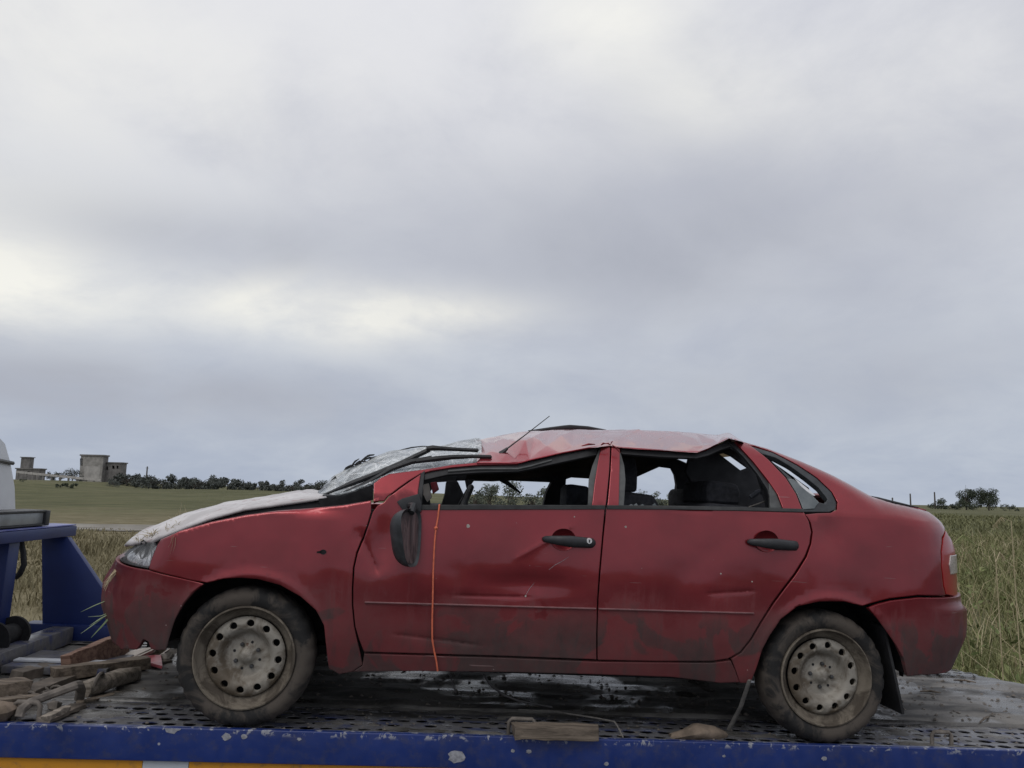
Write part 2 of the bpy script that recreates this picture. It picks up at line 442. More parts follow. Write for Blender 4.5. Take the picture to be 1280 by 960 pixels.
simple('chip_grey', (.30, .30, .32), .6, var=.3, scale=60)
simple('broken_red', (.30, .03, .045), .4, var=.2)
simple('broken_pale', (.42, .38, .34), .6, var=.3)
simple('dull_lens', (.40, .35, .32), .3, var=.2, scale=40, Coat_Weight=.3)
simple('lens_white', (.62, .62, .62), .12, var=.15, scale=25, Coat_Weight=1.)
# wood with grain
for key, a, b in (('wood', (.06, .046, .034), (.25, .20, .15)), ('wood_red', (.11, .055, .038), (.32, .20, .145)), ('wood_pale', (.11, .09, .07), (.37, .32, .26))):
    n = N(key); g = n.noise(7, 7, .7, .5, stretch=(.5, 6, 6))
    n.set(Base_Color=n.mix(n.mr(g, .3, .7), a, b), Roughness=.85).bump(g, .5, .006); MAT[key] = n.mat
# tyres: black rubber with dry mud on the sidewall
n = N('tyre'); f = n.mr(n.noise(7, 7, .65, .7), .42, .60)
n.set(Base_Color=n.mix(n.m('MULTIPLY', f, .9), (.015, .0145, .014), (.085, .070, .056)), Roughness=.88)
n.bump(n.noise(70, 6, .7), .4, .004); MAT['tyre'] = n.mat
n = N('rim'); f = n.mr(n.noise(9, 8, .68, .8), .42, .62); x, y, z = n.xyz()
c = n.mix(f, (.32, .295, .25), (.13, .104, .074)); c = n.mix(n.m('MULTIPLY', n.mr(z, -.02, -.18), n.mr(n.noise(16, 6), .35, .6)), c, (.115, .09, .062))
c = n.mix(n.mr(n.noise(26, 4), .68, .74), c, (.09, .045, .025))
n.set(Base_Color=c, Roughness=.62, Metallic=.25).bump(n.noise(60, 6, .7), .35, .003); MAT['rim'] = n.mat
n = N('rim_lip'); f = n.mr(n.noise(10, 8, .7, .8), .40, .62)
n.set(Base_Color=n.mix(f, (.20, .17, .13), (.075, .060, .044)), Roughness=.8, Metallic=.1).bump(n.noise(45, 7, .75), .6, .005); MAT['rim_lip'] = n.mat
# shattered windscreen
n = N('shattered'); e1 = n.voro(13, 'DISTANCE_TO_EDGE'); e2 = n.voro(40, 'DISTANCE_TO_EDGE'); f = n.mr(n.noise(7, 5, .6), .35, .65)
cr = n.m('MAXIMUM', n.mr(e1, .06, .0), n.m('MULTIPLY', n.mr(e2, .10, .0), f))
n.set(Base_Color=n.mix(cr, n.mix(f, (.26, .31, .33), (.48, .53, .54)), (.78, .80, .80)), Roughness=.2, Alpha=n.m('ADD', n.m('MULTIPLY', cr, .35), n.m('ADD', n.m('MULTIPLY', f, .35), .22), clamp=True), Coat_Weight=.5)
n.bump(e1, .12, .003); MAT['shattered'] = n.mat
n = N('glass_dirty'); f = n.mr(n.noise(9, 5), .3, .7)
n.set(Base_Color=n.mix(f, (.10, .12, .125), (.20, .22, .22)), Roughness=.2, Alpha=.85, Coat_Weight=.6); MAT['glass_dirty'] = n.mat
n = N('mirror_glass'); f = n.noise(12, 5, .6, .6, stretch=(3, 3, .5))
n.set(Base_Color=n.mix(n.mr(f, .4, .6), (.06, .05, .05), (.17, .13, .125)), Metallic=.4, Roughness=.3).bump(f, .3, .01); MAT['mirror_glass'] = n.mat
n = N('headlight_lens'); f = n.noise(18, 4, .6, .8)
n.set(Base_Color=n.mix(n.mr(f, .38, .62), (.30, .32, .33), (.74, .75, .75)), Roughness=.12, Metallic=.3, Coat_Weight=1., Coat_Roughness=.05).bump(f, .5, .02); MAT['headlight_lens'] = n.mat
n = N('clear_lens'); n.set(Base_Color=(.75, .77, .78), Roughness=.05, Alpha=.14, Coat_Weight=1., Coat_Roughness=.03).bump(n.noise(9, 3), .1, .01); MAT['clear_lens'] = n.mat
n = N('reflector'); f = n.noise(14, 4, .6, .8); n.set(Base_Color=n.mix(n.mr(f, .35, .65), (.22, .23, .24), (.85, .85, .85)), Metallic=.7, Roughness=.22).bump(f, .6, .03); MAT['reflector'] = n.mat
n = N('tail_lens'); n.set(Base_Color=n.mix(n.noise(10, 3), (.26, .006, .008), (.36, .012, .012)), Roughness=.3, Coat_Weight=.3); MAT['tail_lens'] = n.mat
# truck: blue enamel with chips along the edges
n = N('blue'); x, y, z = n.xyz()
b = n.mix(n.mr(n.noise(2.5, 4), .3, .7), (.008, .025, .135), (.013, .035, .18))
b = n.mix(n.m('MULTIPLY', n.mr(n.noise(24, 6, .65), .45, .7), .35), b, (.075, .07, .08))
chip = n.m('MULTIPLY', n.mr(n.noise(26, 6, .7, .4), .55, .60), n.mr(z, -.022, -.004))
spot = n.m('MULTIPLY', n.mr(n.voro(9), .055, .045), n.mr(n.noise(1.7, 2), .46, .54))
c = n.mix(n.m('MAXIMUM', chip, spot), b, n.mix(n.noise(40, 3), (.20, .21, .25), (.40, .40, .43)))
n.set(Base_Color=c, Roughness=n.mr(n.noise(20, 4), .3, .7, .30, .5), Coat_Weight=.2).bump(n.noise(40, 5), .12, .002); MAT['blue'] = n.mat
n = N('blue_worn'); f = n.mr(n.noise(7, 7, .65, .5, stretch=(1, 2.2, 1)), .30, .52)
c = n.mix(f, n.mix(n.noise(20, 4), (.014, .028, .11), (.035, .045, .115)), n.mix(n.noise(30, 5), (.055, .054, .057), (.165, .16, .163)))
n.set(Base_Color=c, Roughness=n.mr(n.noise(9, 4), .3, .7, .25, .65)).bump(n.noise(50, 6, .7), .3, .004); MAT['blue_worn'] = n.mat
n = N('blue_panel'); n.set(Base_Color=n.mix(n.mr(n.noise(3, 5), .3, .7), (.007, .018, .095), (.012, .028, .135)), Roughness=.42).bump(n.noise(30, 4), .1, .003); MAT['blue_panel'] = n.mat
n = N('blue_lit_top'); n.set(Base_Color=n.mix(n.mr(n.noise(9, 5), .35, .65), (.10, .12, .36), (.20, .22, .45)), Roughness=.4); MAT['blue_lit_top'] = n.mat  # lighter copy of the panel blue for the lit beam top
# deck sheet: steel under dried grey mud, wet in places
n = N('deck'); f = n.noise(3.2, 7, .62, .5, stretch=(.55, 1.7, 1)); g = n.noise(26, 6, .7)
c = n.mix(n.mr(f, .36, .64), (.046, .044, .041), (.20, .188, .170)); c = n.mix(n.m('MULTIPLY', n.mr(g, .55, .7), .6), c, (.045, .045, .05))
wet = n.mr(n.noise(2.1, 5, .55, .6), .42, .6)
n.set(Base_Color=n.mix(n.m('MULTIPLY', wet, .5), c, (.045, .044, .042)), Roughness=n.mr(wet, 0, 1, .8, .22)).bump(n.m('ADD', f, n.m('MULTIPLY', g, .4)), .6, .012); MAT['deck'] = n.mat
for key, col in (('tape_yellow', (.62, .27, .018)), ('tape_white', (.50, .52, .55))):
    n = N(key); g = n.mr(n.noise(14, 6, .65, .3), .52, .72)
    n.set(Base_Color=n.mix(n.m('MULTIPLY', g, .6), col, (.10, .085, .07)), Roughness=.45).bump(n.voro(160), .15, .001); MAT[key] = n.mat
# vegetation and ground
def mk_leaf(key, a, b, sc_=.8, rough=.75, tr=.15):
    n = N(key); g = n.nt.nodes.new('ShaderNodeNewGeometry')
    f = n.m('ADD', n.m('MULTIPLY', n.noise(sc_, 4, .6), .7), n.m('MULTIPLY', g.outputs['Random Per Island'], .3))
    n.set(Base_Color=n.mix(n.mr(f, .3, .7), a, b), Roughness=rough, Specular_IOR_Level=.2)
    MAT[key] = n.mat
mk_leaf('leaf_far_hazy', (.068, .076, .070), (.125, .135, .118), .25)  # greyed and lightened so distance haze sits in the leaf colour
mk_leaf('leaf_mid_hazy', (.085, .10, .080), (.19, .205, .16), .9)  # pale grey-green, haze over the bushes mixed into the colour
mk_leaf('leaf_olive', (.045, .056, .040), (.100, .115, .078), .5)
mk_leaf('grass_green', (.105, .118, .045), (.29, .285, .135), .9)
mk_leaf('grass_dry', (.135, .118, .066), (.29, .255, .155), .5)
mk_leaf('grass_far', (.125, .130, .060), (.22, .215, .11), .15)
mk_leaf('grass_field', (.120, .120, .058), (.200, .190, .098), .12)
mk_leaf('weed_leaf', (.10, .13, .045), (.24, .26, .11), 1.5)
mk_leaf('straw', (.30, .24, .14), (.50, .43, .28), 6)
mk_leaf('blade_green', (.12, .17, .08), (.28, .34, .2), 6)
n = N('ground'); x, y, z = n.xyz()
f = n.noise(.055, 6, .6, .4); h = n.noise(.9, 6, .65)
green = n.mix(n.mr(f, .35, .65), (.100, .102, .050), (.145, .143, .074)); green = n.mix(n.mr(n.noise(.35, 6, .7, .4, stretch=(.5, 1.4, 1)), .42, .7), green, (.068, .072, .036))
dry = n.mix(n.mr(h, .3, .7), (.14, .118, .066), (.25, .215, .135))
mixf = n.m('ADD', n.mr(y, 85, 30), n.m('MULTIPLY', n.m('SUBTRACT', n.noise(.12, 6, .6), .5), 1.3), clamp=True)
mixf = n.m('MULTIPLY', mixf, n.mr(x, 2.5, -1.))
far = n.m('MULTIPLY', n.mr(y, 120, 190), n.mr(n.noise(.03, 4), .4, .65))
n.set(Base_Color=n.mix(n.m('MULTIPLY', far, .55), n.mix(mixf, green, dry), (.16, .15, .09)), Roughness=.95, Specular_IOR_Level=.1).bump(h, .8, .25); MAT['ground'] = n.mat
n = N('road'); h = n.noise(.6, 6, .6)
n.set(Base_Color=n.mix(n.mr(h, .35, .65), (.17, .155, .125), (.27, .25, .215)), Roughness=.95).bump(n.noise(12, 5), .3, .03); MAT['road'] = n.mat
n = N('asphalt'); n.set(Base_Color=n.mix(n.noise(1.5, 6), (.035, .035, .037), (.065, .064, .063)), Roughness=.8).bump(n.noise(60, 5, .7), .5, .01); MAT['asphalt'] = n.mat
n = N('road_pale'); n.set(Base_Color=n.mix(n.noise(1.2, 5), (.30, .28, .25), (.46, .43, .39)), Roughness=.95); MAT['road_pale'] = n.mat
# ------------------------------------------------------------------ ground, road
def gh(x, y):                 # terrain height
    return sstep(55, 200, y)*(1.7*sstep(15, -45, x)+1.75*sstep(-88, -108, x)) + .25*fnoise(x*.03, y*.03, 5)*sstep(40, 90, y) - .0*y
ys = np.concatenate([np.arange(-30, 60, 3.), np.arange(60, 320, 6.), [330, 360, 420, 520, 700, 1000, 1500, 2200, 3000]])
xs = np.concatenate([[-2400, -1500, -900, -600, -420], np.arange(-320, 321, 8.), [420, 600, 900, 1500, 2400]])
rows = [[(x, y, gh(x, y) if abs(x) < 400 and y < 500 else gh(max(-320, min(320, x)), min(y, 500))) for x in xs] for y in ys]
g_o = tag(sheet('ground', rows, 'ground', smooth=True), kind='structure')
rr = []
for i in range(41):
    x = -75+i*3.6; yc = 40+.5*math.sin(x*.06)+.03*x
    rr.append([(x, yc+k, gh(x, yc+k)+.03) for k in (-3.2+.4*vnoise(x*.3, 0), -1.6, 0, 1.6, 3.4+.4*vnoise(x*.3, 7))])
tag(sheet('dirt_road', rr, 'road', flip=True), kind='structure')
# unseen dark carriageway under the photographer, added to cut bounce onto the lower body
tag(sheet('road', [[(x, y, .02) for y in np.linspace(-11, 5.2, 9)] for x in np.linspace(-90, 90, 61)], 'asphalt', flip=False), kind='structure')
# pale strip of the carriageway edge that shows on the left
rr = []
for i in range(30):
    x = -34+i*.75; yc = 37.7+.5*math.sin(x*.06)+.03*x
    rr.append([(x, yc-.25+.15*vnoise(x*.7, 3), .045), (x, yc+.3+.2*vnoise(x*.9, 5), .045)])
tag(sheet('road_edge', rr, 'road_pale', flip=True), kind='structure')

# ------------------------------------------------------------------ grass
def scatter(n, xr, yr, seed, dens_fn=None):
    g = np.random.default_rng(seed); p = np.stack([g.uniform(*xr, n), g.uniform(*yr, n), np.zeros(n)], 1)
    if dens_fn is not None: p = p[g.uniform(0, 1, n) < dens_fn(p)]
    return p, g
def in_view(p, l, r):         # keep what the lens could see, with a wide margin to the sides
    t = p[:, 0]/np.maximum(p[:, 1], .1); return (t > l) & (t < r)
def clump(p, s, k=.35):
    q = np.sin(p[:, 0]*1.7/s+np.cos(p[:, 1]*1.3/s)*2)*np.cos(p[:, 1]*1.9/s+np.sin(p[:, 0]*.9/s)*2); return np.clip(.62+k*q*1.4, 0, 1)
# right: tall meadow grass beside the truck
p, g = scatter(420000, (3.6, 34), (5.4, 46), 11)
p = p[in_view(p, .36, .95)]; d = p[:, 1]
keep = g.uniform(0, 1, len(p)) < np.clip((9./d)**1.2, .05, 1)*clump(p, 1.0); p = p[keep]; d = p[:, 1]
hh = (.42+.34*g.uniform(0, 1, len(p))**2)*clump(p, 1.8, .3)*1.25; ww = .0065*(1+d/8)
blades_obj('meadow_grass', [tri_blades(p, hh, ww, .95, None, seed=3)], 'grass_green', kind='stuff', label='tall green and yellow meadow grass beyond the deck tail', cat='grass')
p3, g3 = scatter(90000, (14, 120), (40, 150), 21); p3 = p3[in_view(p3, .36, .95)]
p3 = p3[g3.uniform(0, 1, len(p3)) < np.clip((45./p3[:, 1])**1.2, .1, 1)*clump(p3, 5, .5)]; p3[:, 2] = [gh(a, b)-.02 for a, b in p3[:, :2]]
blades_obj('far_meadow_grass', [tri_blades(p3, .30+.45*g3.uniform(0, 1, len(p3))**2, .012*(1+p3[:, 1]/7), .9, None, seed=23)], 'grass_far', kind='stuff', label='rough yellow-green grass reaching to the right horizon', cat='grass')
p2, g = scatter(30000, (3.6, 30), (5.6, 40), 12); p2 = p2[in_view(p2, .36, .95)]
keep = g.uniform(0, 1, len(p2)) < np.clip((9./p2[:, 1])**1.1, .06, 1)*clump(p2, .7, .6)**2; p2 = p2[keep]
hh = .55+.45*g.uniform(0, 1, len(p2)); ww = .0055*(1+p2[:, 1]/9)
blades_obj('dry_stalks', [tri_blades(p2, hh, ww, .85, None, seed=5)], 'straw', kind='stuff', label='dry straw stalks among the green meadow grass', cat='grass')
# left: dry grass between truck and dirt road
p, g = scatter(240000, (-34, -1.5), (6.2, 37.0), 13); p = p[in_view(p, -.95, -.38)]; d = p[:, 1]
keep = g.uniform(0, 1, len(p)) < np.clip((9./d)**1.1, .08, 1)*clump(p, 1.3, .5); p = p[keep]; d = p[:, 1]
hh = (.28+.34*g.uniform(0, 1, len(p))**2)*clump(p, 2.2, .4)*np.clip(1.35-d/40, .35, 1); ww = .010*(1+d/9)
blades_obj('dry_grass', [tri_blades(p, hh, ww, .7, None, seed=7)], 'grass_dry', kind='stuff', label='dry tan grass between the truck and the dirt road', cat='grass')
# broad-leaved weeds low among the meadow grass
p, g = scatter(60000, (3.6, 26), (5.6, 30), 15); p = p[in_view(p, .36, .95)]
keep = g.uniform(0, 1, len(p)) < np.clip((8./p[:, 1])**1.2, .05, 1)*clump(p, .9, .8)**3; p = p[keep]; n_ = len(p)
p[:, 2] = g.uniform(.05, .5, n_); a = g.normal(size=(n_, 3)); a /= np.linalg.norm(a, axis=1)[:, None]; b = np.cross(a, g.normal(size=(n_, 3))); b /= np.linalg.norm(b, axis=1)[:, None]
s_ = (g.uniform(.02, .055, n_)*(1+p[:, 1]/30))[:, None]; V = np.stack([p-a*s_, p+b*s_*.35, p+a*s_, p-b*s_*.35], 1).reshape(-1, 3)
tag(mesh('weeds', V, [tuple(f) for f in np.arange(n_*4).reshape(-1, 4).tolist()], 'weed_leaf'), 'broad-leaved green weeds low among the meadow grass', 'weeds', kind='stuff')
# a few seed stalks standing out beside the bumper
for i, (px, py, dx, dy, ds, lb) in enumerate(((1192, 700, 26, 52, 6.4, 'bent green seed stalk right behind the tail light'), (1265, 668, -24, -6, 7.5, 'pale drooping stalk at the right edge of the picture'), (1246, 720, 10, 60, 7.0, 'upright straw stalk in the meadow right of the bumper'))):
    q = Pw(px, py, ds); g0 = Vector((q.x, q.y, 0)); tip = Pw(px+dx, py-dy*.2, ds+.1); mb = MB()
    mb.tube([g0, Vector((q.x, q.y, q.z*.6)), Vector((q.x, q.y, q.z+.12)), q.lerp(tip, .5)+Vector((0, 0, .16)), tip+Vector((0, 0, .08))], [.006, .005, .004, .004, .002], 5)
    for k_ in range(14):
        t = .4+.6*k_/14; c_ = q.lerp(tip, t)+Vector((0, 0, .16*(1-abs(t-.5)*1.2))); mb.tube([c_, c_+Vector((rng.uniform(.0, .03), rng.uniform(-.02, .02), -.03))], [.004, .001], 4)
    tag(mb.build('seed_stalk', 'straw' if i else 'weed_leaf'), lb, 'grass stalk')

# ------------------------------------------------------------------ trees
def leaf_cloud(centres, radii, n, size, g):
    k = g.choice(len(centres), n, p=np.array(radii)**2/np.sum(np.array(radii)**2))
    v = g.normal(size=(n, 3)); v /= np.linalg.norm(v, axis=1)[:, None]
    r = g.uniform(.12, 1.1, n)**.6
    P = np.array(centres)[k]+v*(np.array(radii)[k]*r)[:, None]*np.array([1, 1, .85])
    a = g.normal(size=(n, 3)); a /= np.linalg.norm(a, axis=1)[:, None]
    b = np.cross(a, g.normal(size=(n, 3))); b /= np.linalg.norm(b, axis=1)[:, None]
    s = (size*g.uniform(.5, 1.3, n))[:, None]
    V = np.stack([P-a*s, P+b*s*.6, P+a*s, P-b*s*.6], 1).reshape(-1, 3)
    return V, np.arange(n*4).reshape(-1, 4)
def tree(name, px, base_py, top_py, wpx, dist, leaf, label, group, seed, lobes=14, n=800, twig=False, shape=1., cat='tree', zb=None):
    g = np.random.default_rng(seed)
    b = Pw(px, base_py, dist); b.z = gh(b.x, b.y) if zb is None else zb
    top = Pw(px, top_py, dist).z; h = max(.6, top-b.z); wd = wpx*dist/FOC
    root = empty(name, label, cat, group, mat=Matrix.Translation(b))
    mb = MB(); th = h*.55
    mb.tube([(0, 0, -.2), (.02*h, 0, th*.5), (-.02*h, .02*h, th)], [h*.035, h*.026, h*.014], 6)
    cen, rad = [], []
    for i in range(lobes):
        t = i/max(1, lobes-1); a = g.uniform(0, 2*np.pi); q = g.uniform(.15, 1)**.5
        zz = h*(.08+.76*g.uniform(0, 1)**shape); k = 1-.6*max(0, (zz/h-.45)/.5)**2
        c = np.array([math.cos(a)*q*wd*.40*k, math.sin(a)*q*wd*.40*k, zz]); cen.append(c); rad.append(g.uniform(.15, .24)*min(wd, h*1.5))
        mb.tube([(0, 0, th*g.uniform(.35, .95)), tuple(c*.6+np.array([0, 0, th*.3])), tuple(c)], [h*.014, h*.009, h*.004], 5)
    if twig:
        mb.tube([(0, 0, th), (.02*h, 0, h*.9), (.03*h, 0, h*1.13)], [h*.015, h*.008, h*.003], 5)
    mb.build('trunk', 'bark', root)
    n = int(n*2.6); V, F = leaf_cloud(cen, rad, n, max(wd, h)*.026, g)
    mesh('crown', V, [tuple(f) for f in F], leaf, root)
    return root
k = 0
FT = [(158, 600, 591, 26), (168, 603, 594, 34), (186, 604, 595.5, 22), (203, 605, 594, 26), (222, 606, 597.5, 26), (243, 607, 596, 24), (262, 608, 594.5, 30), (284, 609, 597, 26), (303, 610, 600, 22),
      (322, 611, 602, 24), (342, 612, 602.5, 22), (362, 612, 601, 22), (381, 613, 600, 24), (397, 613, 601.5, 20), (415, 614, 600.5, 22)]
WH = ['first tree of the far treeline, nearest the square concrete ruin', 'second tree of the far treeline from the ruins', 'third tree of the far treeline from the ruins, low and narrow', 'fourth tree of the far treeline from the ruins', 'fifth tree of the far treeline from the ruins',
      'sixth tree of the far treeline from the ruins', 'tall broad tree in the middle of the far treeline, above the bonnet nose', 'eighth tree of the far treeline from the ruins', 'ninth tree of the far treeline from the ruins', 'low tenth tree of the far treeline, above the middle of the bonnet',
      'eleventh tree of the far treeline from the ruins', 'twelfth tree of the far treeline from the ruins', 'thirteenth tree of the far treeline, above the back of the bonnet', 'tree of the far treeline at the rear corner of the bonnet',
      'tree of the far treeline behind the broken windscreen base']
for i, (px, b, t, wd) in enumerate(FT):
    tree('field_tree', px, b, t, wd*1.9, 205+12*math.sin(i*2.3), 'leaf_far_hazy', WH[i], 'trees of the far treeline', 40+i, lobes=16, n=620, shape=1.2)
tree('bush', 90, 600, 586, 30, 216, 'leaf_far_hazy', 'dark bush just left of the square concrete ruin', None, 71, n=420, cat='bush')
tree('bush', 66, 599, 590, 30, 216, 'leaf_far_hazy', 'low bush between the two concrete ruins', None, 72, n=420, cat='bush')
tree('bush', 141, 606, 597, 18, 190, 'leaf_far_hazy', 'round dark bush below the lower concrete ruin', None, 73, n=320, cat='bush')
tree('bush', 85, 611, 604, 34, 165, 'leaf_olive', 'wide low shrub on the slope below the concrete slabs', None, 74, n=320, cat='bush')
tree('bush', 28, 608, 600, 12, 170, 'leaf_olive', 'small shrub on the slope beside the white cab', None, 75, n=220, cat='bush')
MT = [(594, 633, 604, 30, 62), (612, 634, 602, 34, 66), (636, 634, 598, 44, 60), (664, 634, 600, 40, 64), (686, 634, 603, 34, 58), (708, 635, 606, 30, 70), (803, 634, 612, 34, 90), (822, 634, 610, 26, 84), (842, 634, 612, 24, 88)]
WM = ['leftmost grey-green bush seen through the front door window', 'second bush seen through the front door window', 'tallest grey-green bush in the middle of the front door window', 'bush right of the middle of the front door window', 'rightmost bush in the front door window',
      'bush behind the middle roof pillar', 'left bush low in the rear door window', 'middle bush low in the rear door window', 'right bush low in the rear door window']
for i, (px, b, t, wd, ds) in enumerate(MT):
    tree('bush', px, b, t, wd, ds, 'leaf_mid_hazy', WM[i], 'bushes behind the car', 90+i, n=700, cat='bush')
tree('tree', 1208, 636, 609.5, 32, 350, 'leaf_olive', 'dark tree with a thin bare twig on top, left of the pair on the right', None, 111, twig=True, n=1700)
tree('tree', 1236, 636, 611, 32, 352, 'leaf_olive', 'rounded dark tree at the right end of the pair on the right', None, 112, n=1700)
tree('bush', 1172, 637, 624, 30, 345, 'leaf_olive', 'low dark bush just behind the boot lid', None, 113, n=500, cat='bush')
tree('bush', 1262, 637, 629, 26, 355, 'leaf_olive', 'tiny bush right of the pair of trees', None, 114, n=250, cat='bush')
tree('bush', 1190, 637, 630, 22, 356, 'leaf_olive', 'tiny bush left of the pair of trees', None, 115, n=250, cat='bush')
def pole(px, top, dist, label, cross=True):
    b = Pw(px, 634, dist); b.z = gh(b.x, b.y)-.2; h = Pw(px, top, dist).z-b.z
    r = empty('utility_pole', label, 'utility pole', 'utility poles on the horizon', mat=Matrix.Translation(b))
    MB().tube([(0, 0, 0), (0, 0, h)], [dist*.0011, dist*.0008], 8).build('mast', 'pole_wood', r, smooth=True)
    if cross: MB().box((-.7, -.06, h-.7), (.7, .06, h-.58)).build('crossarm', 'pole_wood', r)
pole(1138.5, 617, 360, 'utility pole above the tail of the car', False); pole(1169, 615, 348, 'utility pole rising from the bush behind the boot lid', False)
pole(1116, 622, 380, 'farthest utility pole, low above the boot lid'); pole(180, 583, 330, 'thin utility pole right of the concrete ruins'); pole(372, 600, 240, 'utility pole in the far treeline above the bonnet', False)

# ------------------------------------------------------------------ ruined buildings on the rise
def building(name, px0, px1, top, base, dist, depth, label, openings=(), roof=.25, mats=('concrete', 'concrete_dark'), band=None):
    a, b = Pw(px0, base, dist), Pw(px1, base, dist); z0 = min(gh(a.x, a.y), gh(b.x, b.y))-.5
    zt = Pw((px0+px1)/2, top, dist).z; wd = b.x-a.x
    root = empty(name, label, 'ruin', mat=Matrix.Translation((a.x, dist, 0)))
    def q(px, py): p = Pw(px, py, dist); return (p.x-a.x, p.z)
    hs = [[q(x0, y0), q(x1, y0), q(x1, y1), q(x0, y1)] for x0, y0, x1, y1 in openings]
    panel('wall', [(0, z0), (wd, z0), (wd, zt), (0, zt)], lambda s, z: Vector((s, 0, z)), mats[0], root, holes=hs, step=1.2, thick=.35, gap=0, rim=.02, edge=0)
    MB().box((0, depth-.3, z0), (wd, depth, zt)).build('wall', mats[1], root)
    MB().box((0.01, .36, z0), (.3, depth-.31, zt)).build('wall', mats[1], root)
    MB().box((wd-.3, .36, z0), (wd-.01, depth-.31, zt)).build('wall', mats[1], root)
    MB().box((-.25, -.25, zt+.003), (wd+.25, depth+.2, zt+roof)).build('roof', mats[1], root)
    MB().box((.31, .37, z0+1.), (wd-.31, depth-.31, z0+1.1)).build('floor_slab', mats[1], root)
    if band:
        x0, y0, x1, y1, mt_ = band; c0, c1 = q(x0, y1), q(x1, y0)
        MB().box((c0[0], -.08, c0[1]), (c1[0], -.004, c1[1])).build('wall_panel', mt_, root)
    return root
building('concrete_ruin', 98, 126, 570, 604, 220, 3, 'taller square concrete ruin on the rise at left', [(100, 573, 103.2, 582)], .4, band=(104.5, 583, 125.5, 598, 'concrete_pale'))
building('concrete_ruin', 128.5, 150, 579, 605, 222, 3, 'lower concrete ruin with small windows, beside the taller one', [(131, 583, 135, 587.5), (140, 582, 143, 586), (145.5, 582, 148, 586)], .3, mats=('concrete_dark', 'concrete_dark'))
building('concrete_shed', 19, 48, 586.5, 600, 221, 3, 'long low concrete shed beside the white cab', [(34, 589, 37, 592)], .3, mats=('concrete_dark', 'concrete_dark'))
building('brick_stack', 25, 36, 572, 587, 225, 2, 'small grey block rising above the low shed', [], .2, mats=('concrete_dark', 'concrete_dark'))
fr = empty('slab_wall', 'long low wall of pale concrete slabs below the ruins', 'wall')
for i in range(10):
    xa, xb = 20+i*10.6, 20+i*10.6+10.2; ya, yb = 588.5+i*1.05, 588.5+(i+1)*1.03
    a, b = Pw(xa, ya, 205), Pw(xb, yb, 205)
    MB().prism([(a.x, 205, a.z-.55), (b.x, 205, b.z-.55), (b.x, 205, b.z), (a.x, 205, a.z)], (0, .4, 0)).build('slab', 'concrete_pale', fr)
    MB().box((a.x+.2, 205.05, gh(a.x, 205)-.3), (a.x+.6, 205.35, a.z-.56)).build('post', 'concrete_dark', fr)
# ------------------------------------------------------------------ tow truck (bed frame)
truck = empty('tow_truck', 'blue flatbed tow truck with white cab, carrying the wrecked car', 'tow truck', mat=T)
def uend(y): return min(4.75, 4.41-(y-1.37)*.69)
rows = []
for y in np.arange(.385, 1.745, .045):
    rows.append([(-1.72+(uend(y)+1.72)*i/150, y, .012+.006*fnoise(i*.22, y*9, 2)+.004*math.sin(y*55)) for i in range(151)])
sheet('deck_plate', rows, 'deck', truck, under=.05)
def perforated(y0, y1, u0_, u1f):
    V = []; F = []; pu, pv = .078, .072; nrow = int((y1-y0)/pv); sv = (y1-y0)/nrow
    for r in range(nrow):
        yc = y0+sv*(r+.5); off = pu/2 if r % 2 else 0; u = u0_+off
        end = u1f(yc)
        while u+pu < end:
            k = len(V); c = (u+pu/2, yc)
            sq = [(-.5, -.5), (0, -.5), (.5, -.5), (.5, 0), (.5, .5), (0, .5), (-.5, .5), (-.5, 0)]
            for a, b in sq: V.append((c[0]+a*pu, c[1]+b*sv, 0))
            hx, hy = .031*rng.uniform(.85, 1.1), .024*rng.uniform(.8, 1.1)
            if rng.random() < .06: hx *= .5; hy *= .5
            ring = [(math.cos(t)*hx, math.sin(t)*hy) for t in (math.radians(225+45*j) for j in range(8))]
            for a, b in ring: V.append((c[0]+a, c[1]+b, .001))
            for a, b in ring: V.append((c[0]+a, c[1]+b, -.003))
            for j in range(8):
                j2 = (j+1) % 8; F.append((k+j, k+j2, k+8+j2, k+8+j)); F.append((k+8+j, k+8+j2, k+16+j2, k+16+j))
            u += pu
    return V, F
V, F = perforated(.022, .385, -1.72, lambda y: 4.74); mesh('perforated_track', V, F, 'blue_worn', truck)
V, F = perforated(1.50, 1.735, -1.72, lambda y: uend(y)-.02); mesh('perforated_track', [(a, b, c+.026) for a, b, c in V], F, 'deck', truck)
# dried mud lying over the track, filling some of the holes
rows = [[(-1.6+6.3*i/420, .03+.35*j/22, .0015+.011*(fnoise(i*.06, j*.35, 31, 4)-.62+.45*sstep(.27, .38, .03+.35*j/22))) for i in range(421)] for j in range(23)]
V = [p_ for r_ in rows for p_ in r_]; F = [(j*421+i, j*421+i+1, (j+1)*421+i+1, (j+1)*421+i) for j in range(22) for i in range(420) if max(V[j*421+i][2], V[j*421+i+1][2], V[(j+1)*421+i][2]) > -.001]
mesh('track_mud', V, F, 'deck', truck, smooth=True)
MB().box((-1.72, .03, -.16), (4.7, .37, -.12)).build('hole_dark_box', 'cavity', truck)  # near-black box added below the plate so its holes read dark
MB().box((-1.72, -.012, -.122), (4.75, .02, .006)).build('side_rail', 'blue', truck, bevel=.007, segs=3)
MB().prism([(-1.72, 1.745, -.13), (4.15, 1.745, -.13), (4.15, 1.745, .03), (-1.72, 1.745, .03)], (0, .03, 0)).build('side_rail', 'blue_panel', truck, bevel=.005)
MB().box((-1.7, .05, -.42), (4.4, 1.7, -.17)).build('subframe', 'cavity', truck)
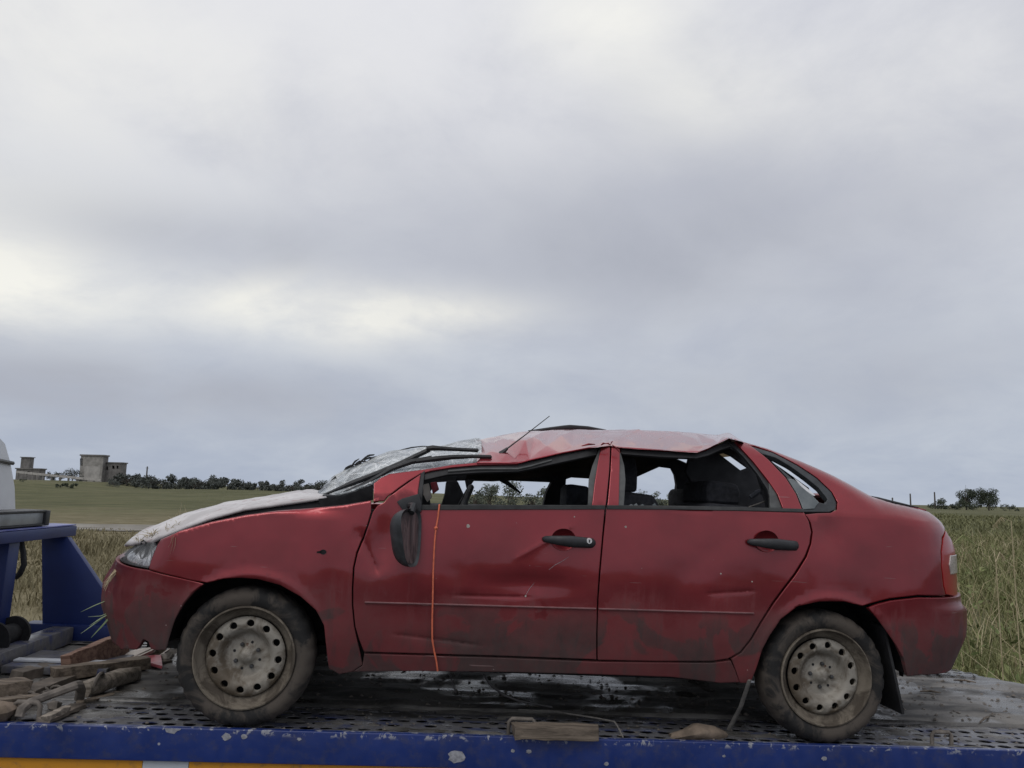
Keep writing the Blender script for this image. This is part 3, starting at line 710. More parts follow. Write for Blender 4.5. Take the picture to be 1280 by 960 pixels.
# reflective tape segments under the rail
xs_ = [Py(px, 955, .0).x for px in (-320, 178, 236)]+[1.9, 2.2, 4.6]
for i, (a, b) in enumerate(zip(xs_[:-1], xs_[1:])):
    MB().box((a, .004, -.25), (b-.002, .016, -.125)).build('reflective_tape', 'tape_white' if i % 2 else 'tape_yellow', truck)
# larger paint chips on the rail face
for px, py, r in ((570, 946.5, 9.5), (283, 921, 5.5), (305, 920.5, 4), (216, 908.5, 11), (374, 924, 2.5), (641, 938.5, 2.5), (661, 939.5, 3), (758, 955, 3), (1030, 948, 3.5), (905, 945, 2)):
    c = Py(px, py, -.0135); rr_ = r/292; pts = []
    for j in range(14):
        t = 2*math.pi*j/14; q = rr_*(.75+.45*rng.random()); pts.append((c.x+q*math.cos(t), -.0135, min(.004, c.z+q*.72*math.sin(t))))
    MB().prism(pts, (0, .001, 0)).build('paint_chip', 'chip_grey', truck)
# staple loops welded to the track edge
def staple(u, y, wd, h, parent, r=.008, tilt=0., mat='steel_mud', name='tie_loop'):
    MB().tube([(u-wd/2, y, -.005), (u-wd/2+tilt*.5, y, h*.8), (u-wd/2+.012+tilt, y, h), (u+wd/2-.012+tilt, y, h), (u+wd/2+tilt*.5, y, h*.8), (u+wd/2, y, -.005)], r, 8).build(name, mat, parent, smooth=True, sharp=60)
c = Pz(32, 899); staple(c.x, c.y, .10, .065, truck, .010)
c = Pz(652, 919); staple(c.x, .05, .11, .062, truck, .008)
c = Pz(1172, 940); staple(3.02, .06, .09, .055, truck, .009)
# headboard at the front of the bed: top beam, posts, far gusset plate
hb = empty('headboard', parent=truck)
MB().box((-1.57, -.02, .615), (-1.425, 1.72, .675)).build('top_beam', 'blue_panel', hb, bevel=.006)
MB().box((-1.565, -.015, .678), (-1.43, 1.715, .684)).build('beam_lit_top', 'blue_lit_top', hb)  # pale slab painting the lit upper face of the beam
for y0, y1 in ((.02, .12), (.52, .62), (1.02, 1.13)): MB().box((-1.55, y0, .0), (-1.46, y1, .613)).build('post', 'blue_panel', hb, bevel=.006)
MB().prism([(-1.57, 1.60, .612), (-1.42, 1.60, .612), (-1.19, 1.60, .326), (-1.03, 1.60, .02), (-1.49, 1.60, .02)], (0, .05, 0)).build('gusset_plate', 'blue_panel', hb, bevel=.004)
MB().box((-1.60, 1.58, -.0), (-.98, 1.70, .115)).build('foot_plate', 'blue_panel', hb, bevel=.01)
# grey lamp box in a black frame on the beam
lb = empty('lamp_bar', parent=truck)
MB().box((-1.57, .25, .700), (-1.46, 1.35, .762)).build('lamp_body', 'lamp_box', lb, bevel=.004)
MB().box((-1.58, .22, .763), (-1.45, 1.37, .776)).build('top_frame', 'black_plastic', lb, bevel=.004)
MB().box((-1.58, .22, .692), (-1.45, 1.37, .699)).build('bottom_frame', 'black_plastic', lb)
MB().box((-1.585, 1.352, .688), (-1.445, 1.40, .774)).build('end_cap', 'black_plastic', lb, bevel=.006)
for y in (.4, 1.33): MB().box((-1.55, y, .685), (-1.47, y+.045, .691)).build('foot', 'black_plastic', lb)
# cable loop and winch gear near the headboard
MB().tube([Py(24, 668, 1.3), Py(29, 690, 1.3), Py(30, 706, 1.3), Py(25, 717, 1.3), Py(19, 722, 1.3)], .016, 8).build('hose_loop', 'dark_pipe', truck, smooth=True)
MB().box((-1.42, .55, .02), (-1.30, 1.55, .11)).build('winch_beam', 'blue_worn', truck, bevel=.008)
MB().box((-1.29, .75, .02), (-.80, 1.15, .055)).build('winch_plate', 'blue_worn', truck, bevel=.006)
MB().box((-1.28, .84, .058), (-.82, .90, .066)).build('winch_strip', 'tape_white', truck)
mb = MB(); mb.lathe([(.02, -.11), (.085, -.11), (.085, -.09), (.05, -.088), (.05, .088), (.085, .09), (.085, .11), (.02, .11)], n=28, c=Py(4, 795, 1.0)); mb.build('winch_drum', 'cavity', truck, smooth=True)
cab = empty('cab', parent=truck)
sec = [(-.02, -.1), (-.02, .74), (.10, 1.04), (.22, 1.17), (.42, 1.27), (.87, 1.31), (1.32, 1.27), (1.45, 1.18), (1.52, 1.15), (1.61, 1.045), (1.70, .90), (1.755, .74), (1.765, .45), (1.76, -.1)]
V = []; F = []; us = (-1.80, -1.82, -3.1, -3.15); sh = (.02, 0, 0, .03)
for u_, s_ in zip(us, sh):
    for y, z in sec: V.append((u_, .87+(y-.87)*(1-s_), z-s_*(z > .5)*.5))
ns = len(sec)
for i in range(3):
    for j in range(ns-1): F.append((i*ns+j, i*ns+j+1, (i+1)*ns+j+1, (i+1)*ns+j))
F += [tuple(range(ns)), tuple(range(3*ns, 4*ns))]
mb = MB(); mb.add(V, F); mb.build('body', 'white_paint', cab, smooth=True, sharp=28)
MB().prism([(-1.797, .45, .80), (-1.797, 1.38, .80), (-1.797, 1.33, 1.08), (-1.797, .50, 1.08)], (-.004, 0, 0)).build('rear_window', 'glass_dark', cab)
MB().prism([(-1.795, 1.52, .10), (-1.795, 1.545, .10), (-1.795, 1.545, .66), (-1.795, 1.52, .66)], (-.003, 0, 0)).build('panel_seam', 'trim_grey', cab)
MB().tube([(-1.79, y, z) for y, z in ((.10, 1.03), (.5, 1.05), (.87, 1.06), (1.3, 1.05), (1.605, 1.03))], .012, 6).build('drip_moulding', 'trim_grey', cab, smooth=True)
MB().box((-1.83, -.0, -.14), (-3.1, 1.75, -.6)).build('cab_chassis', 'cavity', cab)
# ------------------------------------------------------------------ wrecked car: body surface
UF, A0, UR, A1, BW = -.30, .50, 2.85, .57, .825
W = 2*BW
AC, AR = UF-A0*math.pi/2, UR+A1*math.pi/2
def Afront(z): return .50-.45*max(0, .42-z)-.05*sstep(.50, .62, z)-.15*sstep(.60, .76, z)-.5*max(0, z-.76)
def Arear(z): return .575-.045*sstep(.575, .60, z)-.6*max(0, .45-z)-.35*max(0, z-.83)
def tpt(px, py, y):
    p = Py(px, py, y); a = p.x
    if a > UR: a = UR+A1*math.asin(min(.99, (a-UR)/Arear(p.z)))
    elif a < UF: a = UF-A0*math.asin(min(.99, (UF-a)/Afront(p.z)))
    return (a, p.z)
FTOP = [tpt(x, y, .05) for x, y in ((196, 680), (205, 673), (224, 665.5), (270, 651), (310, 643), (350, 637.5), (385, 635), (430, 631), (465, 625))]
QTOP = [tpt(x, y, .17) for x, y in ((928, 549), (936, 551.5), (965, 560.5), (1002, 576.5), (1040, 595), (1060, 605.5), (1085, 620.5), (1110, 629), (1135, 634), (1160, 639), (1172, 645.5), (1180, 655))]
QTOP[-2] = (QTOP[-2][0]+.01, QTOP[-2][1]); 
fx_, fz_ = [p[0] for p in FTOP], [p[1] for p in FTOP]; qx_, qz_ = [p[0] for p in QTOP], [p[1] for p in QTOP]
def ztop(a):
    if a < fx_[-1]+.02: return interp(a, fx_, fz_)+.002, .014
    if a > qx_[0]-.02: return interp(a, qx_, qz_)+.002, .055+.05*sstep(2.5, 2.75, a)
    return None, 0
CREASE = [(p.x, p.z, q.x, q.z, w_, am) for p, q, w_, am in ((Py(486, 792), Py(606, 808), .008, .006), (Py(560, 743.5), Py(668, 746.5), .006, .004), (Py(446, 660), Py(474, 720), .02, .010), (Py(640, 700), Py(720, 655), .015, -.004),
    (Py(880, 742), Py(945, 738), .008, .003))]
def mline(a): return .521+(a-.47)*.012
def Dside(a, z):
    d = -.02+.34*max(0, .66-z)**2+.13*max(0, z-.55)**2
    if z > .97: d += .40*(z-.97)
    for c0, c1 in ((.01, .285), (2.48, .29)):
        r = math.hypot(a-c0, z-c1); d -= .007*math.exp(-((r-.325)/.022)**2)*sstep(.15, .3, z)
    k = 1-sstep(.95, 1.05, z)
    d += .0042*fnoise(a*2.1, z*2.6, 3)*k+.0010*fnoise(a*7, z*7, 9)*k
    # shoulder crease along fender and doors
    d += .012*sstep(.86, .895, z)*(1-sstep(.92, 1.0, z))*(1-sstep(.2, .42, a))*sstep(-.2, 0, a)
    # dents: behind the mirror, lower front door, quarter panel below its window
    d += .016*math.exp(-((a-.53)/.06)**2-((z-.77)/.10)**2)+.010*math.exp(-((a-1.15)/.2)**2-((z-.62)/.05)**2)
    d += .012*math.exp(-((a-2.47)/.06)**2-((z-.90)/.09)**2)+.006*math.exp(-((a-.33)/.05)**2-((z-.55)/.2)**2)
    for (x0, z0_, x1, z1_, w_, am) in CREASE:
        dx, dz = x1-x0, z1_-z0_; L2 = dx*dx+dz*dz; t = ((a-x0)*dx+(z-z0_)*dz)/L2
        if -.1 < t < 1.1: d += am*math.exp(-abs((a-x0)*dz-(z-z0_)*dx)/math.sqrt(L2)/w_)*sstep(-.05, .2, t)*(1-sstep(.8, 1.05, t))
    zt, r = ztop(a)
    if zt is not None and z > zt-r:
        t = min(.985, (z-(zt-r))/r); d += r*(1-math.sqrt(1-t*t))
    return d
def body(a, z, off=0.):
    if a < UF:
        th = (UF-a)/A0; D = Dside(max(a, 2*AC-a), z)+off; c, s = math.cos(min(th, math.pi)), math.sin(min(th, math.pi))
        if th > math.pi: return Vector((UF+(th-math.pi)*A0, W-D, z))
        return Vector((UF-(Afront(z)-off)*s, BW*(1-c)+D*c, z))
    if a > UR:
        th = (a-UR)/A1; D = Dside(min(a, 2*AR-a), z)+off; c, s = math.cos(min(th, math.pi)), math.sin(min(th, math.pi))
        if th > math.pi: return Vector((UR-(th-math.pi)*A1, W-D, z))
        return Vector((UR+(Arear(z)-off)*s, BW*(1-c)+D*c, z))
    return Vector((a, Dside(a, z)+off, z))
def sol(px, py, off=0.):       # where the sight line of a measured point meets the body side
    p = Py(px, py, .03); a, z = p.x, p.z
    for _ in range(3):
        if UF <= a <= UR: p = Py(px, py, Dside(a, z)+off); a, z = p.x, p.z
    a = min(max(a, -.75), 3.3)
    for _ in range(14):
        e = .002; x0, y0 = proj(body(a, z, off)); xa, ya = proj(body(a+e, z, off)); xz, yz = proj(body(a, z+e, off))
        J = np.array([[(xa-x0)/e, (xz-x0)/e], [(ya-y0)/e, (yz-y0)/e]]); r = np.array([px-x0, py-y0])
        if abs(r).max() < .05 or abs(np.linalg.det(J)) < 300: break
        q = np.linalg.solve(J, r); a += max(-.06, min(.06, q[0]))*.8; z += max(-.06, min(.06, q[1]))*.8
    return (a, z)
def S(*pts): return [p if len(p) == 2 and abs(p[0]) < 6 else sol(*p) for p in pts]   # pixels, or (a, z) when small
car = empty('wrecked_car', 'wrecked dark red sedan with crushed roof and smashed windows on the truck bed', 'car', mat=T)
OUT = lambda off: (lambda a, z: body(a, z, off))
feat_m = [[(a, mline(a)+dz) for a in np.arange(.45, 2.2, .02)] for dz in (-.004, -.0015, .0015, .004)]
feat_q = [[(a, interp(a, qx_, qz_)-k) for a in np.arange(qx_[0], qx_[-1], .02)] for k in (.004, .009, .018, .03, .045, .06)]
feat_f = [[(a, interp(a, fx_, fz_)-k) for a in np.arange(fx_[0], fx_[-1], .02)] for k in (.003, .007, .014, .024)]
def arcf(c0, c1): return [[(c0+r*math.cos(t), c1+r*math.sin(t)) for t in np.arange(-.2, math.pi+.2, .07)] for r in (.30, .312, .324, .336, .348)]
MIR = lambda L, c: [(2*c-a, z) for a, z in reversed(L)]

fender_arch = [(411, 836), (408, 812), (405, 782), (395, 763), (376, 746), (350, 731.5), (322, 724), (300, 722.5), (280, 723.5), (258, 728.5)]
ol = S((186, 711.5), (191, 694), (196.5, 681))+[(a, z-.0005) for a, z in FTOP[1:]]+S((464, 640), (460, 655), (454, 671), (446, 690), (441.5, 710), (440, 735), (440, 757), (442.5, 783), (449, 812), (453, 831), (440, 840), (424, 843))+S(*fender_arch)+S((240, 725.5), (220, 720.5))
panel('front_fender', ol, body, 'paint', car, feats=feat_f+arcf(.01, .285), step=.026)
# side repeater socket, left open
c = sol(404, 690); mb = MB(); q = body(*c, -.0035)
mb.prism([q+Vector((.012*math.cos(t)*1.1, 0, .010*math.sin(t))) for t in np.linspace(0, 2*math.pi, 16)[:-1]], (0, .003, 0)); mb.prism([q+Vector(v) for v in ((-.026, .0, .001), (-.006, .0, .006), (-.006, 0, -.006), (-.026, 0, -.005))], (0, .0025, 0)); mb.build('repeater_socket', 'cavity', car)

ol = S((472, 632), (480, 628), (486, 621), (500, 610.5), (512, 602), (526, 592.5), (523, 612), (521, 634), (560, 634.3), (640, 634), (739.5, 633), (743, 605), (747, 580), (751, 558.5), (763, 557.5), (761.5, 590), (758, 625), (756, 637), (752, 680), (749, 715), (746.5, 750), (745.5, 790), (745.5, 824.5), (640, 820.5), (540, 817.5), (455, 815), (449, 800), (444, 783), (441.5, 757), (441.5, 735), (443, 710), (447, 692), (455, 673), (461, 656), (466, 640))
CF = [[(c_[0]+(c_[2]-c_[0])*t-(c_[3]-c_[1])*o_*8, c_[1]+(c_[3]-c_[1])*t+o_) for t in np.linspace(-.05, 1.05, 26)] for c_ in CREASE for o_ in (-.014, -.006, 0, .006, .014)]
fd = panel('front_door', ol, body, 'paint', car, step=.026, feats=CF)
ol = S((758, 636.5), (760, 625), (763, 590), (764.5, 557.5), (775, 559), (774.5, 590), (773.5, 633), (840, 634), (920, 635.5), (979, 636.5), (972, 618), (960, 600.5), (942, 577.5), (918, 551.5), (926, 551.5), (938, 557), (960, 574), (982, 597), (995, 617), (1003, 637.5), (1011, 652), (1014, 665), (1012, 680), (1006, 696), (993, 717), (979, 735), (965, 754), (950, 778), (937, 800), (925, 815), (910, 823.5), (890, 826.5), (820, 826.5), (747, 825), (747, 790), (748, 750), (750.5, 715), (753.5, 680))
rd = panel('rear_door', ol, body, 'paint', car, step=.026, feats=CF)
rear_arch = [(939, 851), (947, 831), (953, 812), (962, 795), (976, 774), (997, 758), (1025, 752), (1055, 752), (1078, 757.5)]
ol = S((1006, 643), (1013, 653), (1016, 665), (1014, 680), (1008, 697), (995, 718), (981, 736), (967, 755), (952, 779), (939, 801), (927, 816), (914, 824), (919.5, 838), (924.5, 853.5), (934, 854))+S(*rear_arch)+S((1096, 752), (1112, 748), (1147, 744), (1182, 744), (1179, 733), (1176.5, 710), (1176, 690), (1177.5, 672))+[(a, z-.0006) for a, z in reversed(QTOP)]+S((937, 557), (944, 557.5), (967, 565.5), (996, 580.5), (1021, 597), (1040, 615), (1047, 628), (1046, 637), (1038, 641), (1020, 641.5))
panel('quarter_panel', ol, body, 'paint', car, feats=feat_q+arcf(2.48, .29), step=.026)
ol = S((455, 817.5), (540, 820), (640, 823), (745, 827.5), (890, 829), (913.5, 826), (919.2, 838), (924.2, 853), (900, 854), (840, 846.5), (740, 843), (640, 840.5), (520, 839), (440, 840), (453, 832))
panel('sill', ol, OUT(.001), 'paint_dark', car, step=.03)
ol = S((466.5, 627), (467, 604), (476, 597), (487, 592), (506, 589.5), (530, 586.5), (565, 580.8), (600, 577.5), (648, 577.8), (648, 580.5), (600, 581.2), (565, 584.4), (540, 588.5), (526, 592), (511, 601), (499, 609.5), (485, 620.5), (480, 626.5))
panel('front_pillar', ol, OUT(.006), 'paint', car, step=.02)
# bumpers wrap round both corners
near = S((186, 712.6), (220, 721.3), (255, 729.6), (241, 740), (229, 755), (219, 775), (212, 798), (208, 812), (197, 813), (189, 811), (186, 802), (180, 799), (176, 806), (172, 812), (160, 811), (152, 812))
near = [(-.78, near[0][1]+.012), (-.62, near[0][1]+.006)]+near+[(-.60, .275), (-.78, .27)]
panel('front_bumper', near+MIR(near, AC), OUT(-.004), 'paint_dark', car, step=.03, feats=arcf(.01, .285)[:3])
near = S((1083, 759), (1098, 754), (1112, 750.5), (1147, 746.5), (1180, 746.5))
zt_, zl_ = near[-1][1], sol(1140, 843)[1]
near = [(3.62, zt_)]+near[::-1]+S((1096, 775), (1108, 792), (1118, 806), (1127, 822), (1132, 845), (1147, 843))+[(3.12, zl_), (3.62, zl_)]
panel('rear_bumper', near+MIR(near, AR), OUT(-.012), 'paint_dark', car, step=.03)
# head and tail lights (near and far), grille panel between
hz = sol(186, 711)
hl = S((184.5, 710.5), (189, 694), (194, 681.5))+[(-.58, .738), (-.68, .730), (-.80, .712), (-.84, .67), (-.80, .632), (-.68, .624)]
def both(name, L, cc, mat, off, **k):
    o = panel(name, L, OUT(off), mat, car, **k); panel(name, MIR(L, cc), OUT(off), mat, car, **k); return o
both('headlight', hl, AC, 'clear_lens', .002, step=.02, thick=.012)
both('headlight_reflector', hl, AC, 'reflector', .035, step=.02)
for a_, z_, r_ in ((-.56, .685, .040), (-.68, .68, .045)):
    for A_ in (a_, 2*AC-a_):
        q = body(A_, z_, .026); nq = (body(A_+.01, z_, .026)-body(A_-.01, z_, .026)).cross(Vector((0, 0, 1))).normalized(); sx = nq.cross(Vector((0, 0, 1))).normalized()
        mb = MB(); ri = [[q+nq*o_+(sx*math.cos(t)+Vector((0, 0, 1))*math.sin(t))*rr_ for t in np.linspace(0, 2*math.pi, 21)[:-1]] for rr_, o_ in ((r_, .012), (r_*.92, .012), (r_*.75, -.01), (r_*.3, -.022), (.004, -.02))]
        mb.add([v for g_ in ri for v in g_], [(i*20+j, i*20+(j+1) % 20, (i+1)*20+(j+1) % 20, (i+1)*20+j) for i in range(4) for j in range(20)]); mb.build('headlight_bowl', 'steel_dark', car, smooth=True, sharp=50)
panel('grille', [(-.90, .62), (2*AC+.90, .62), (2*AC+.90, .70), (-.90, .70)], OUT(.012), 'black_plastic', car, step=.05)
tl = S((1182.5, 743), (1180, 733), (1177.5, 710), (1177, 690), (1179, 673), (1181.5, 663))+[(3.24, .90), (3.32, .86), (3.40, .78), (3.44, .70), (3.46, .60)]
both('tail_light', tl, AR, 'tail_lens', .0, step=.02)
rl_ = S((1187.5, 694), (1186, 706), (1188, 718)); rl_ = [rl_[0], rl_[1], rl_[2], (rl_[2][0]+.16, rl_[2][1]+.002), (rl_[0][0]+.16, rl_[0][1])]
both('reversing_lens', rl_, AR, 'dull_lens', -.004, step=.02)
panel('boot_back', [(3.45, .60), (2*AR-3.45, .60), (2*AR-3.40, .86), (3.40, .86)], OUT(.01), 'paint', car, step=.04)
# raised rub strips across the doors, paled to paint in the lit ledge
for par, a0_, a1_ in ((fd, sol(456, 752)[0], sol(744.5, 761)[0]), (rd, sol(748, 761)[0], sol(942, 766.5)[0])):
    L_ = [(a, mline(a)-.0028) for a in np.linspace(a0_, a1_, 30)]+[(a, mline(a)+.0028) for a in np.linspace(a1_, a0_, 30)]
    panel('rub_strip_lit', L_, OUT(-.007), 'rub_strip_lit', par, step=.01, gap=0, thick=.012, rim=.002)
# belt trims, window rubbers
tr = lambda nm, par, mt, *p, off=-.006: panel(nm, S(*p), OUT(off), mt, par, step=.03, gap=0, thick=.014, rim=.003)
tr('belt_trim', fd, 'belt', (521, 631), (640, 631), (756, 631.5), (756, 636.6), (640, 637), (521, 637.5))
tr('belt_trim', rd, 'belt', (758.5, 631.5), (840, 632), (920, 633.5), (1003, 636), (1004, 640), (920, 638), (840, 637), (758.5, 636.5))
tr('window_rubber', fd, 'rubber', (526, 592), (531, 588), (528.5, 612), (527, 632), (521, 632), (523, 612), off=.004)
tr('window_rubber', fd, 'trim_grey', (749, 563), (752, 558.5), (747.5, 585), (743.5, 608), (740.5, 632), (735.5, 632), (737, 598), (741, 582), off=.010)
tr('window_rubber', rd, 'trim_grey', (774, 559), (777.5, 570), (781, 582), (782.5, 600), (780.5, 632), (773.5, 632), (774.5, 590), off=.010)
tr('window_rubber', rd, 'black_plastic', (918, 552), (942, 578), (960, 601), (972, 618), (979, 635), (966, 635), (961, 612), (948, 592), (930, 570), (910, 551), off=.012)
tr('window_divider', rd, 'trim_grey', (962, 603), (971, 617), (978.5, 635), (963.5, 635), off=.008)
qo = S((938, 557.5), (967, 566), (996, 581), (1021, 597.5), (1039.5, 615), (1046, 628), (1045, 637), (1037, 640.3), (1005, 640), (997, 618), (984, 597), (962, 574))
qh = S((953, 567), (970, 572), (990, 584), (1008, 597), (1024, 610), (1035, 624), (1032, 630), (1024, 628), (1008, 613), (990, 598), (974, 584))
panel('quarter_window_frame', qo, OUT(.004), 'grey_plastic', car, holes=[qh], step=.018, thick=.03, gap=.001)
panel('glass_shard', S((984, 598), (992, 599), (1003, 609), (1015, 619), (1024, 628), (1018, 636), (1004, 637), (996, 617)), OUT(.0), 'glass_dirty', car, step=.02, thick=.004)
panel('glass_shard', S((993, 597), (1001, 603), (1012, 612), (1020, 619.5), (1017, 620), (1003, 611)), OUT(.003), 'lens_white', car, step=.02, thick=.004)
# door handles with round recesses, key cylinder
for door, px, py, cx, cy, key in ((fd, 710, 676, 704, 674.5, True), (rd, 964, 679.5, 957.5, 676.5, False)):
    a, z = sol(cx, cy); mb = MB(); q = body(a, z, -.0055); n_ = 22
    V = [q+Vector((0, .004, 0))]+[q+Vector((.050*math.cos(2*math.pi*i/n_), .002 if i else .002, .043*math.sin(2*math.pi*i/n_))) for i in range(n_)]
    V += [q+Vector((.054*math.cos(2*math.pi*i/n_), -.004, .047*math.sin(2*math.pi*i/n_))) for i in range(n_)]
    F = [(0, 1+i, 1+(i+1) % n_) for i in range(n_)]+[(1+i, 1+n_+i, 1+n_+(i+1) % n_, 1+(i+1) % n_) for i in range(n_)]
    mb.add(V, F); mb.build('handle_recess', 'paint_dark', door, smooth=True, sharp=80)
    a, z = sol(px, py); q = body(a, z); pts = []; L = .112
    prof = [(-1, .25, .008), (-.9, .55, .014), (-.7, .68, .026), (-.35, .85, .040), (.0, 1., .044), (.35, .95, .040), (.7, .9, .036), (.9, .85, .026), (1, .5, .014)]
    mb = MB(); mb.tube([q+Vector((t*L, -.002-o, -.004*t)) for t, r_, o in prof], [.021*r_ for t, r_, o in prof], 12, flat=(.62, 1.15)); h_ = mb.build('handle', 'black_plastic', door, smooth=True, sharp=70)
    if key:
        k_ = sol(734, 675.5); q = body(*k_); mb = MB(); mb.lathe([(.0, -.052), (.011, -.052), (.013, -.048), (.013, -.02)], n=18, c=q); mb.build('key_cylinder', 'lens_white', door, smooth=True)
        mb = MB(); mb.box(q+Vector((-.002, -.0545, -.006)), q+Vector((.002, -.0525, .006))); mb.build('key_slot', 'cavity', door)
# small pale chips of paint on the doors
for dr, px, py, s_ in ((fd, 585, 657.5, 5), (rd, 782, 658.5, 3), (fd, 718, 646, 2), (rd, 901, 717, 2.2), (rd, 940, 727, 2.2), (fd, 657, 745, 3)):
    q = body(*sol(px, py), -.0012); r_ = s_/600
    MB().prism([q+Vector((r_*math.cos(t)*rng.uniform(.7, 1.2), 0, r_*math.sin(t)*rng.uniform(.6, 1.1))) for t in np.linspace(0, 6.28, 9)[:-1]], (0, .0008, 0)).build('paint_chip', 'broken_pale', dr)

# ------------------------------------------------------------------ hidden inner shell, wells, floor
arcp = lambda c, r, t0, t1, k=14: [(c[0]+r*math.cos(t), c[1]+r*math.sin(t)) for t in np.linspace(t0, t1, k)]
sh = [(-.40, .60), (-.33, .73), (-.05, .84), (.36, .90), (.6, .90), (2.35, .955), (2.6, 1.0), (2.9, .93), (3.0, .6), (2.86, .30)]+arcp((2.48, .28), .375, 0, math.pi)+[(2.06, .24), (.44, .24)]+arcp((.01, .28), .375, 0, math.pi)+[(-.42, .32)]
panel('inner_shell', sh, lambda a, z: Vector((a, .075, z)), 'cavity', car, step=.2, thick=.03, gap=0)  # near-black sheet behind the panels so their gaps read dark
panel('far_side', [(a, z) for a, z in sh], lambda a, z: Vector((a, W-.02-Dside(.3, min(z, .9)), z)), 'paint', car, step=.15, thick=.03, gap=0)
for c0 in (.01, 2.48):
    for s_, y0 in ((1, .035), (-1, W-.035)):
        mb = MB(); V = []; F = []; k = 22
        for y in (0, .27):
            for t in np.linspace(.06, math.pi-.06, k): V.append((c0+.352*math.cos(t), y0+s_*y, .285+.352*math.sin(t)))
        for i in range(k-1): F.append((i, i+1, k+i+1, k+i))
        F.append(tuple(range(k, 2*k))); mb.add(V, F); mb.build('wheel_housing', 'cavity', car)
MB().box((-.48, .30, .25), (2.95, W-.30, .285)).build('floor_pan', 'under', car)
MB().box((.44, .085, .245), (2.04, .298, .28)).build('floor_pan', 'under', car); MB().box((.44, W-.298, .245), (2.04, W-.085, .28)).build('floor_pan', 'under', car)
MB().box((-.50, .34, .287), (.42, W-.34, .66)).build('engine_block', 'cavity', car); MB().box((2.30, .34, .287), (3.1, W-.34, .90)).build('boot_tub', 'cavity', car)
# rear axle and exhaust hanging under the floor
MB().tube([(2.48, .2, .25), (2.48, W-.2, .25)], .035, 10).build('rear_axle', 'cavity', car, smooth=True)
MB().tube([(.4, .8, .19), (1.6, .85, .18), (2.3, .7, .17), (3.1, .6, .24)], .03, 10).build('exhaust', 'cavity', car, smooth=True)

# ------------------------------------------------------------------ wheels
def make_wheel(u, y, ang, label):
    w_ = empty('wheel', parent=car); w_.location = (u, y, .278); w_.rotation_euler = (0, ang, 0 if y < .5 else math.pi); tag(w_, label)
    prof = [(.198, .022), (.212, .010), (.232, .002), (.250, .004), (.263, .014), (.2735, .030), (.2785, .048), (.280, .0875), (.2785, .127), (.2735, .145), (.258, .165), (.22, .17), (.19, .15)]
    n_ = 108; V = []; F = []
    for i, (r, yy) in enumerate(prof):
        for j in range(n_):
            t = 2*math.pi*j/n_; rr_ = r
            if 4 <= i <= 6 or 8 <= i <= 9: rr_ -= .006*(1 if (j % 4) < 1 else 0)*(1 if i not in (6, 8) else .7)
            if i == 3: rr_ -= .002*(1 if (j % 4) < 1 else 0)
            V.append((rr_*math.cos(t), yy, rr_*math.sin(t)))
    for i in range(len(prof)-1):
        for j in range(n_): F.append((i*n_+j, (i+1)*n_+j, (i+1)*n_+(j+1) % n_, i*n_+(j+1) % n_))
    mesh('tyre', [v if True else v for v in V], F, 'tyre', w_, smooth=True, sharp=40)
    if y > .5:
        mb = MB(); mb.lathe([(.0, .05), (.198, .03), (.2, .15), (0, .15)], n=32); mb.build('rim', 'rim', w_, smooth=True); return
    mb = MB(); mb.lathe([(.200, .024), (.2055, .014), (.2045, .006), (.199, .004), (.195, .010), (.192, .024), (.184, .040), (.170, .050), (.161, .058), (.158, .075), (.156, .12)], n=72); mb.build('rim', 'rim_lip', w_, smooth=True, sharp=55)
    def disc(a, b):
        r = math.hypot(a, b)
        yy = float(np.interp(r, [0, .022, .027, .034, .040, .062, .078, .090, .097, .108, .130, .150, .160, .166], [.044, .045, .052, .060, .066, .066, .066, .064, .050, .034, .029, .034, .044, .058]))
        return Vector((a, yy, b))
    circ = lambda c, r, k: [(c[0]+r*math.cos(2*math.pi*i/k), c[1]+r*math.sin(2*math.pi*i/k)) for i in range(k)]
    hs = [circ((.133*math.cos(2*math.pi*(i+.45)/12), .133*math.sin(2*math.pi*(i+.45)/12)), .0158, 14) for i in range(12)]
    rings = [circ((0, 0), r, max(12, int(r*400))) for r in (.022, .027, .034, .040, .062, .078, .090, .097, .108, .120, .155)]
    panel('wheel_disc', circ((0, 0), .160, 60), disc, 'rim', w_, holes=hs, step=.02, thick=.012, feats=rings, gap=0, rim=.002, edge=.5)
    MB().lathe([(.0, .11), (.158, .10)], n=24).build('hub', 'cavity', w_)
    for i in range(4):
        t = math.pi/4+i*math.pi/2; mb = MB(); mb.lathe([(0, .053), (.0075, .054), (.009, .058), (.009, .07)], n=6, c=(.049*math.cos(t), 0, .049*math.sin(t))); mb.build('bolt', 'steel_dark', w_)
        mb = MB(); t += math.pi/4; mb.lathe([(0, .0650), (.006, .0650)], n=10, c=(.055*math.cos(t), .0, .055*math.sin(t))); mb.build('bolt_hole', 'cavity', w_)
make_wheel(0.0, .004, .3, 'muddy steel front wheel'); make_wheel(2.47, .004, .9, 'muddy steel rear wheel')
make_wheel(0.0, W-.004, .1, 'far front wheel'); make_wheel(2.47, W-.004, .5, 'far rear wheel')
# mud flaps
mb = MB(); a0, a1, a2, a3 = Py(1106, 786, .03), Py(1113, 800, .03), Py(1133.5, 886, .0), Py(1114, 875, .19)
mb.prism([(2.735, .02, .50), (2.735, .20, .50), (2.80, .20, .14), (2.81, .01, .135)], (.012, 0, .004)); mb.build('mud_flap', 'rubber', car, bevel=.002)
MB().prism([(.375, .05, .40), (.375, .20, .40), (.385, .20, .215), (.385, .05, .215)], (.012, 0, 0)).build('mud_flap', 'rubber', car, bevel=.002)
